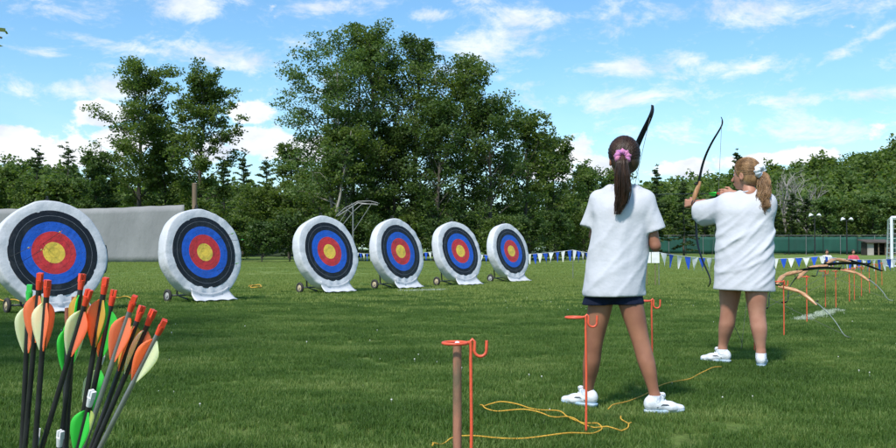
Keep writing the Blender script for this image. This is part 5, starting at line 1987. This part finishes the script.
def ponytail(root, pts, widths, material, n=260, seed=0, wave=.006, r=.0019, wfreq=3.0):
    rs = np.random.RandomState(seed)
    P = np.array([list(p) for p in pts], float); W = np.array(widths)
    K = 26
    t0 = np.linspace(0, 1, len(P)); tt = np.linspace(0, 1, K)
    C = np.stack([np.interp(tt, t0, P[:, k]) for k in range(3)], 1)
    for _ in range(3): C[1:-1] = (C[:-2] + 2 * C[1:-1] + C[2:]) / 4
    Wd = np.interp(tt, t0, W)
    paths = []
    nclump = 9
    cph = rs.uniform(0, 6.28, (nclump, 3)); cdir = rs.normal(size=(nclump, 3))
    cdir[:, 2] *= .1
    for i in range(n):
        cl = rs.randint(nclump)
        o = cdir[cl] / np.linalg.norm(cdir[cl]) * rs.uniform(.3, .75) + rs.normal(size=3) * .28
        o[2] = 0
        q = np.linalg.norm(o)
        if q > 1: o /= q
        end = rs.uniform(.78, 1.0)
        k = int(K * end)
        wv = wave * np.sin(tt * wfreq * 2 * pi + cph[cl, 0] + rs.normal() * .45)[:, None] * np.array([cos(cph[cl, 1]), sin(cph[cl, 1]), 0]) * tt[:, None]
        paths.append((C + o * Wd[:, None] + wv + rs.normal(size=3) * .0015)[:k])
    st = strands(paths, r, None, 'ponytail', M[material], n=3, taper=.55)
    local(st, root)
    # the dense inside of the tail
    mb = MB(); mb.tube([Vector(c) for c in C[:-3]], [w * .72 for w in Wd[:-3]], 12)
    core = mb.build('ponytail_core', M[material], None)
    core.parent = st
    return st


def scrunchie(root, c, axis, R, r, material, name='hair_tie'):
    q = Vector((0, 0, 1)).rotation_difference(Vector(axis).normalized())
    n, m_ = 44, 10
    V = []; Q = []
    for i in range(n):
        a = 2 * pi * i / n
        for j in range(m_):
            b = 2 * pi * j / m_
            rr = r * (1 + .22 * sin(a * 9 + j * .5) + .12 * sin(a * 17))
            V.append(tuple(Vector(c) + q @ Vector(((R + rr * cos(b)) * cos(a), (R + rr * cos(b)) * sin(a), rr * sin(b) * 1.15))))
    for i in range(n):
        for j in range(m_):
            Q.append((i * m_ + j, ((i + 1) % n) * m_ + j, ((i + 1) % n) * m_ + (j + 1) % m_, i * m_ + (j + 1) % m_))
    o = link_mesh(name, np_mesh(name, V, Q), M[material], None)
    local(o, root)
    return o


# -------------------------------------------------------------- brown-haired archer
def girl_brown():
    gx, gy = at(621, 410, 4.9).x, 4.9
    root = thing('person', (gx, gy, 0), 'person with long brown ponytail and pink hair tie in white t-shirt and navy shorts', 'person')
    J = dict(
        hipL=at(603, 290, 4.92), hipR=at(627, 290, 4.88), kneeL=at(593.5, 345, 4.97), kneeR=at(641, 343, 4.86), ankL=at(587.5, 394, 5.05), ankR=at(655, 396, 4.83),
        pelvis=at(617, 282, 4.9), waist=at(617, 248, 4.9), chest=at(620, 212, 4.9), neck=at(622.5, 187, 4.89), head=at(623.5, 158, 4.91),
        shL=at(600, 200, 4.93), shR=at(645, 200, 4.88), elL=at(594, 236, 5.05), elR=at(655.5, 246, 4.86), wrL=at(618, 224, 5.28), wrR=at(640, 214, 5.02))
    lo = (gx - .46, gy - .28, -.01); hi = (gx + .46, gy + .62, 1.58)
    S = SDF(lo, hi, .0055)
    S.ell(J['pelvis'], (.135, .095, .095), .03)
    S.ell(J['waist'], (.112, .080, .12), .05)
    S.ell(J['chest'], (.115, .075, .12), .05)
    S.cone(J['shL'], J['shR'], .042, .042, .04)
    S.cone(J['chest'] + Vector((0, 0, .05)), J['neck'], .05, .040, .03)
    S.cone(J['neck'], J['head'] - Vector((0, 0, .05)), .040, .040, .02)
    face = Vector((.0, 1, -.06)); face = Vector((-.10, 1, -.03))
    P, R = head_sdf(S, J['head'], face, s=1.0)
    for s in 'LR':
        hip, kn, an = J['hip' + s], J['knee' + s], J['ank' + s]
        v = lambda q, dy=0: (q.x, q.y + dy, q.z)
        L_ = lambda t: kn.lerp(an, t)
        S.column([(v(hip), .073), (v(hip.lerp(kn, .5)), .0625), (v(hip.lerp(kn, .8)), .0525), (v(kn, -.002), .0485), (v(L_(.18), -.005), .0475), (v(L_(.36), -.009), .0480), (v(L_(.54), -.007), .0425),
                  (v(L_(.72), -.002), .0345), (v(L_(.88)), .0290), (v(an), .0285), (v(an - Vector((0, 0, .03))), .030)], .012)
        S.cone(an, an - Vector((0, 0, .045)), .028, .026, .012)
    for s in 'LR':
        sh, el, wr = J['sh' + s], J['el' + s], J['wr' + s]
        S.cone(sh, el, .038, .028, .02)
        S.cone(el, el.lerp(wr, .3), .028, .030, .01)
        S.cone(el.lerp(wr, .3), wr, .030, .021, .01)
    hand_sdf(S, J['wrL'], Vector((.25, .9, .1)), (0, 0, 1), (-1, 0, 0), 1.0, .92)
    hand_sdf(S, J['wrR'], Vector((-.3, .9, .1)), (0, 0, 1), (1, 0, 0), .8, .92)
    body = link_mesh('body', S.mesh('body'), M['skin_tan'], None)
    local(body, root)
    eyes(root, P)
    # t-shirt
    S = SDF((gx - .36, gy - .26, .52), (gx + .36, gy + .30, 1.34), .0055)
    hem = at(613.5, 296, 4.9)
    S.cone(at(610, 206, 4.91), at(637, 206, 4.89), .076, .078, .05, squash=((0, 1, 0), .95))
    S.cone(at(599, 199, 4.93), at(645.5, 199, 4.88), .046, .046, .05)
    S.cone(at(611, 190, 4.89), at(634, 190, 4.89), .030, .030, .05)
    S.cone(at(611, 215, 4.9), at(602.5, 292, 4.92), .088, .104, .06)
    S.cone(at(635, 215, 4.9), at(624, 292, 4.9), .088, .112, .06)
    S.cone(at(619, 215, 4.9), at(613, 292, 4.9), .100, .120, .06)
    # sleeves: cut off at their cuffs, then joined to the trunk of the shirt
    SL = SDF((gx - .36, gy - .26, .52), (gx + .36, gy + .30, 1.34), .0055)
    SL.cone(at(599, 200, 4.93), at(589.5, 233, 4.98), .050, .066, .03, squash=((0, 1, 0), .92))
    SL.cut(at(589.5, 228.5, 4.98), (-.35, 0, -1))
    SR = SDF((gx - .36, gy - .26, .52), (gx + .36, gy + .30, 1.34), .0055)
    SR.cone(at(645, 200, 4.88), at(656, 234, 4.86), .050, .062, .03, squash=((0, 1, 0), .92))
    SR.cut(at(656, 231, 4.86), (.35, 0, -1))
    for q in (SL, SR):
        h_ = np.clip(.5 + .5 * (S.d - q.d) / .02, 0, 1)
        S.d = (S.d * (1 - h_) + q.d * h_ - .02 * h_ * (1 - h_)).astype(np.float32)
    g = np.meshgrid(*S.ax, indexing='ij', sparse=True)
    fn = fold_noise(4, .010, (20, 20, 6))
    S.add(lambda x, y, z: fn(x, y, z) * np.clip((1.26 - z) * 3, .25, 1))
    f2 = fold_noise(9, .010, diag=(22, 8, -12))
    S.add(lambda x, y, z: f2(x, y, z) * np.clip((1.22 - z) * 3, 0, 1))
    S.cut(hem, (.02, 0, -1))
    # neck opening
    S.ell(J['neck'] + Vector((0, .0, .045)), (.062, .060, .052), .012, sub=True)
    # hollow hem
    inn = np.maximum(S.d + .012, (g[2] - (hem.z + .05)))
    S.d = np.maximum(S.d, -inn).astype(np.float32)
    sh = link_mesh('t_shirt', S.mesh('t_shirt'), M['shirt'], None)
    local(sh, root)
    mb = MB(); mb.torus(J['neck'] + Vector((0, .002, .006)), .056, .006, axis=(0, .12, 1), n=32); local(mb.build('collar', M['shirt'], None), root)
    # shorts
    S = SDF((gx - .26, gy - .22, .50), (gx + .26, gy + .24, .80), .0055)
    S.ell(at(613.5, 286, 4.9), (.145, .10, .09), .03)
    S.cone(at(602, 290, 4.92), at(597, 312, 4.93), .078, .092, .02)
    S.cone(at(626, 290, 4.89), at(629.5, 312, 4.88), .078, .090, .02)
    S.cut(at(613, 304.5, 4.9), (0.03, 0, -1)); S.cut((0, 0, .78), (0, 0, 1))
    f3 = fold_noise(5, .004, (26, 26, 8)); S.add(f3)
    g = np.meshgrid(*S.ax, indexing='ij', sparse=True)
    S.d = np.maximum(S.d, -np.maximum(S.d + .011, g[2] - (at(613, 304.5, 4.9).z + .03))).astype(np.float32)
    local(link_mesh('shorts', S.mesh('shorts'), M['navy'], None), root)
    # socks, shoes
    for s, dr in (('L', Vector((-.75, .62, 0))), ('R', Vector((.95, .18, 0)))):
        an = J['ank' + s]
        hl = Vector((an.x, an.y, 0)) - dr.normalized() * .030
        shoe(root, hl, dr, .86, 1 if s == 'L' else -1)
        mb = MB(); mb.tube([(an.x, an.y, .065), (an.x, an.y, .100)], [.036, .0345], 14); local(mb.build('sock', M['white_soft'], None), root)
    tie = at(622, 157, 4.77)
    hair_cap(root, P, R, 1.0, tie, 'hair_brown', 'hair_brown', n=1700, seed=2, r=.0012)
    ponytail(root, [at(622, 156, 4.785), at(622.5, 161, 4.755), at(622.5, 175, 4.755), at(623, 190, 4.765), at(622, 203, 4.77), at(617, 217, 4.77)], [.016, .030, .038, .040, .034, .012], 'hair_brown', 420, 3, .008, wfreq=1.3)
    scrunchie(root, at(622.5, 157, 4.775), (0, -1, .35), .028, .017, 'pink')
    # wisps at the nape and right side
    wp = []
    rs = np.random.RandomState(4)
    for i in range(26):
        a = at(rs.uniform(609, 639), rs.uniform(165, 178), 4.83)
        wp.append([np.array(a), np.array(a + Vector((rs.normal() * .01, 0, -.03))), np.array(a + Vector((rs.normal() * .02, -.005, -.06)))])
    local(strands(wp, .0009, None, 'loose_hair', M['hair_brown'], taper=.5), root)
    return root, J


gb, JB = girl_brown()
gripB = at(626, 214, 5.36)
place_bow(gripB, at(603, 322, 5.28), at(653, 105, 5.30), 'dark bow held by the brown-haired archer, its tip rising beside their head', 'limb_black', None, 'bows held by the two archers', belly=(-.25, 1, -.05), limbw=.024)


# -------------------------------------------------------------- blonde archer
def girl_blonde():
    D0 = 6.82
    gx, gy = at(742, 362, D0).x, D0
    root = thing('person', (gx, gy, 0), 'person with wavy blonde ponytail and long white t-shirt drawing a bow towards the targets', 'person')
    J = dict(
        hipL=at(731, 282, 6.90), hipR=at(756, 282, 6.76), kneeL=at(728.5, 312, 6.93), kneeR=at(757, 314, 6.76), ankL=at(722.5, 348, 7.0), ankR=at(761, 352, 6.74),
        pelvis=at(744, 270, 6.83), waist=at(744, 246, 6.83), chest=at(746, 218, 6.82), neck=at(750, 193, 6.82), head=at(745.5, 176, 6.86),
        shL=at(728, 203, 6.93), shR=at(767, 203, 6.76), elL=at(708, 205, 7.10), wrL=at(694.5, 203, 7.26), elR=at(757, 206, 7.06), wrR=at(735, 193.5, 7.04))
    lo = (gx - .52, gy - .34, -.01); hi = (gx + .40, gy + .66, 1.64)
    S = SDF(lo, hi, .0055)
    S.ell(J['pelvis'], (.145, .10, .11), .03)
    S.ell(J['waist'], (.125, .085, .14), .05)
    S.ell(J['chest'], (.125, .080, .12), .05)
    S.cone(J['shL'], J['shR'], .048, .048, .04)
    S.cone(J['chest'] + Vector((0, 0, .05)), J['neck'], .06, .048, .03)
    S.cone(J['neck'], J['head'] - Vector((-.01, .01, .05)), .046, .045, .02)
    face = Vector((-.70, .71, -.04))
    P, R = head_sdf(S, J['head'] + Vector((0, 0, .012)), face, s=1.08)
    for s in 'LR':
        hip, kn, an = J['hip' + s], J['knee' + s], J['ank' + s]
        v = lambda q, dy=0: (q.x, q.y + dy, q.z)
        L_ = lambda t: kn.lerp(an, t)
        S.column([(v(hip), .090), (v(hip.lerp(kn, .5)), .078), (v(hip.lerp(kn, .8)), .0665), (v(kn, -.002), .0610), (v(L_(.18), -.006), .0600), (v(L_(.36), -.010), .0605), (v(L_(.54), -.008), .0535),
                  (v(L_(.72), -.002), .0430), (v(L_(.88)), .0355), (v(an), .0345), (v(an - Vector((0, 0, .03))), .036)], .012)
        S.cone(an, an - Vector((0, 0, .045)), .033, .029, .012)
    sh, el, wr = J['shL'], J['elL'], J['wrL']
    S.cone(sh, el, .048, .040, .02); S.cone(el, el.lerp(wr, .3), .040, .040, .015); S.cone(el.lerp(wr, .3), wr, .040, .026, .015)
    sh, el, wr = J['shR'], J['elR'], J['wrR']
    S.cone(sh, el, .048, .038, .02); S.cone(el, el.lerp(wr, .3), .038, .037, .015); S.cone(el.lerp(wr, .3), wr, .037, .024, .015)
    hand_sdf(S, J['wrL'], Vector((-.55, .62, .0)), (0, .15, 1), (-.3, -.9, 0), .95, 1.05)
    hand_sdf(S, J['wrR'], Vector((-.93, .25, .06)), (0, .1, 1), (0, -1, .2), .35, 1.0)
    local(link_mesh('body', S.mesh('body'), M['skin_fair'], None), root)
    eyes(root, P, 1.05)
    # long t-shirt
    S = SDF((gx - .44, gy - .34, .46), (gx + .36, gy + .52, 1.42), .006)
    hem = at(742, 290.5, 6.8)
    S.cone(at(731, 205, 6.92), at(763, 205, 6.78), .092, .092, .06)
    S.cone(at(727, 202, 6.93), at(767, 201.5, 6.77), .052, .052, .05)
    S.cone(at(742, 194.5, 6.85), at(760, 194, 6.80), .030, .034, .05)
    S.cone(at(731, 215, 6.90), at(730, 288, 6.88), .104, .122, .07)
    S.cone(at(761, 215, 6.79), at(759, 288, 6.78), .092, .118, .07)
    S.cone(at(746, 215, 6.83), at(745, 288, 6.82), .125, .150, .07)
    # left sleeve along the bow arm, wide and drooping
    S.cone(at(727, 205, 6.93), at(700, 211, 7.15), .072, .080, .05, squash=((.6, .6, .2), .9))
    S.cone(at(725, 213, 6.93), at(704, 219, 7.12), .072, .060, .05)
    # right sleeve hidden in front
    S.cone(at(766, 203, 6.78), at(759, 208, 7.02), .056, .060, .04)
    fn = fold_noise(14, .010, (20, 20, 5))
    S.add(lambda x, y, z: fn(x, y, z) * np.clip((1.30 - z) * 3, .2, 1))
    f2 = fold_noise(19, .020, diag=(22, 6, -30))
    S.add(lambda x, y, z: f2(x, y, z) * np.clip((1.25 - z) * 3, 0, 1) * np.clip((z - .5) * 4, .3, 1))
    S.cut(hem, (-.03, 0, -1))
    g = np.meshgrid(*S.ax, indexing='ij', sparse=True)
    e = at(696.5, 214, 7.17)
    ad = (J['wrL'] - J['shL']).normalized()
    pl = (g[0] - e.x) * ad.x * 1.0 + (g[1] - e.y) * ad.y + (g[2] - e.z) * .10
    S.d = np.maximum(S.d, pl).astype(np.float32)
    S.ell(J['neck'] + Vector((-.005, .02, .048)), (.060, .058, .050), .012, sub=True)
    inn = np.maximum(S.d + .013, (g[2] - (hem.z + .05)))
    S.d = np.maximum(S.d, -inn).astype(np.float32)
    inn = np.maximum(S.d + .012, -(pl + .05))
    S.d = np.where((g[0] < at(712, 200, 7).x) & (inn < .0), np.maximum(S.d, -inn), S.d).astype(np.float32)
    local(link_mesh('t_shirt', S.mesh('t_shirt'), M['shirt'], None), root)
    mb = MB(); mb.torus(J['neck'] + Vector((-.004, .014, .006)), .056, .006, axis=(-.1, .15, 1), n=32); local(mb.build('collar', M['shirt'], None), root)
    # shorts, only just under the shirt
    S = SDF((gx - .26, gy - .26, .56), (gx + .26, gy + .26, .84), .0075)
    S.ell(J['pelvis'], (.155, .105, .11), .03); S.cone(J['hipL'], J['hipL'] - Vector((0, 0, .05)), .088, .09, .02); S.cone(J['hipR'], J['hipR'] - Vector((0, 0, .05)), .088, .09, .02)
    S.cut((0, 0, .60), (0, 0, -1)); S.cut((0, 0, .80), (0, 0, 1))
    local(link_mesh('shorts', S.mesh('shorts'), M['navy'], None), root)
    for s, dr in (('L', Vector((-.80, .55, 0))), ('R', Vector((.35, .9, 0)))):
        an = J['ank' + s]
        hl = Vector((an.x, an.y, 0)) - dr.normalized() * .032
        shoe(root, hl, dr, .90, 1 if s == 'L' else -1)
        mb = MB(); mb.tube([(an.x, an.y, .065), (an.x, an.y, .105)], [.041, .039], 14); local(mb.build('sock', M['white_soft'], None), root)
    tie = at(761, 171.5, 6.80)
    hair_cap(root, P, R, 1.08, tie, 'hair_blond', 'hair_blond', n=1700, seed=12, r=.0013)
    ponytail(root, [at(759, 171, 6.80), at(763, 174, 6.77), at(764.5, 184, 6.74), at(763.5, 196, 6.72), at(764, 207, 6.71), at(762.5, 216, 6.71)], [.016, .038, .048, .050, .044, .016], 'hair_blond', 560, 13, .016, wfreq=4.6)
    scrunchie(root, at(760, 171, 6.76), (.5, -.75, -.1), .030, .022, 'white_soft')
    # wrist bands
    d = (J['wrL'] - J['elL']).normalized()
    for k, c in ((0, 0.006), (1, .035)):
        mb = MB(); mb.torus(J['wrL'] - d * c, .029 + .003 * k, .006, axis=d, n=24); local(mb.build('wrist_band', M['black'], None), root)
    return root, J


gl, JL = girl_blonde()
gp = at(689.5, 194, 7.33)
nockpt = at(718.5, 193.5, 7.06)
bw = place_bow(gp, at(709, 287, 7.10), at(722, 117, 7.10), 'wooden-handled bow drawn by the blonde archer, black limbs', 'limb_black', None, 'bows held by the two archers', belly=(-.62, .70, -.04), drawn_world=nockpt, limbw=.019)
make_arrow(nockpt, at(655, 194.5, 7.62) - nockpt, 'arrow with green vanes nocked on the bow of the blonde archer', (G_, G_, G_), 'nock_red', 'shaft', .70, .5, group='arrow on the bow', vl=.075, vh=.018)


# -------------------------------------------------------------- far seated people
def sitter(px, D, label, shirt, hair, cap=None):
    b = Vector(((px - 448) / F * D, D, 0))
    t = thing('person', b, label, 'person', None)
    X = b
    S = SDF(b + Vector((-.45, -.55, -.02)), b + Vector((.45, .45, 1.0)), .012)
    p = lambda x, y, z: b + Vector((x, y, z))
    S.ell(p(0, .05, .13), (.17, .15, .12), .04)
    S.ell(p(0, .06, .36), (.15, .11, .22), .05)
    S.cone(p(-.15, .06, .50), p(.15, .06, .50), .06, .06, .04)
    S.cone(p(0, .06, .52), p(0, .05, .64), .05, .045, .02)
    head_sdf(S, p(0, .04, .74), (-.3, -1, 0))
    for s in (-1, 1):
        S.cone(p(s * .09, 0, .12), p(s * .17, -.34, .30), .085, .06, .03)
        S.cone(p(s * .17, -.34, .30), p(s * .08, -.42, .06), .055, .035, .02)
        S.cone(p(s * .08, -.42, .04), p(s * .08, -.5, .03), .035, .03, .01)
        S.cone(p(s * .19, .05, .50), p(s * .24, -.05, .30), .045, .036, .02)
        S.cone(p(s * .24, -.05, .30), p(s * .14, -.28, .34), .036, .026, .02)
        hand_sdf(S, p(s * .14, -.28, .34), (-s * .3, -.8, 0), (s, 0, 0), (0, 0, 1), .6)
    local(link_mesh('body', S.mesh('body'), M['skin_fair'], None), t)
    S = SDF(b + Vector((-.4, -.3, .0)), b + Vector((.4, .35, .7)), .012)
    S.ell(p(0, .06, .35), (.175, .135, .25), .05); S.cone(p(-.16, .06, .51), p(.16, .06, .51), .07, .07, .04)
    for s in (-1, 1): S.cone(p(s * .18, .06, .50), p(s * .23, .0, .36), .065, .06, .02)
    S.cut(p(0, 0, .1), (0, 0, -1)); S.cut(p(0, 0, .575), (0, 0, 1))
    local(link_mesh('shirt', S.mesh('shirt'), M[shirt], None), t)
    S = SDF(b + Vector((-.4, -.5, .0)), b + Vector((.4, .35, .5)), .012)
    S.ell(p(0, .05, .13), (.185, .165, .13), .04)
    for s in (-1, 1): S.cone(p(s * .09, 0, .12), p(s * .15, -.25, .25), .097, .08, .03)
    local(link_mesh('shorts', S.mesh('shorts'), M['blue_cloth'], None), t)
    S = SDF(b + Vector((-.2, -.2, .55)), b + Vector((.2, .3, .95)), .012)
    S.ell(p(0, .055, .77), (.085, .095, .095), .02); S.cut(p(0, -.02, .76), (0, -1, -.6))
    local(link_mesh('hair', S.mesh('hair'), M[hair], None), t)


sitter(827, 44, 'tiny distant person in a white top sitting on the grass behind the pennants', 'pen_white', 'hair_brown')
sitter(853.5, 44, 'tiny distant person in a red top sitting on the grass near the wooden hut', 'red_cloth', 'hair_brown')
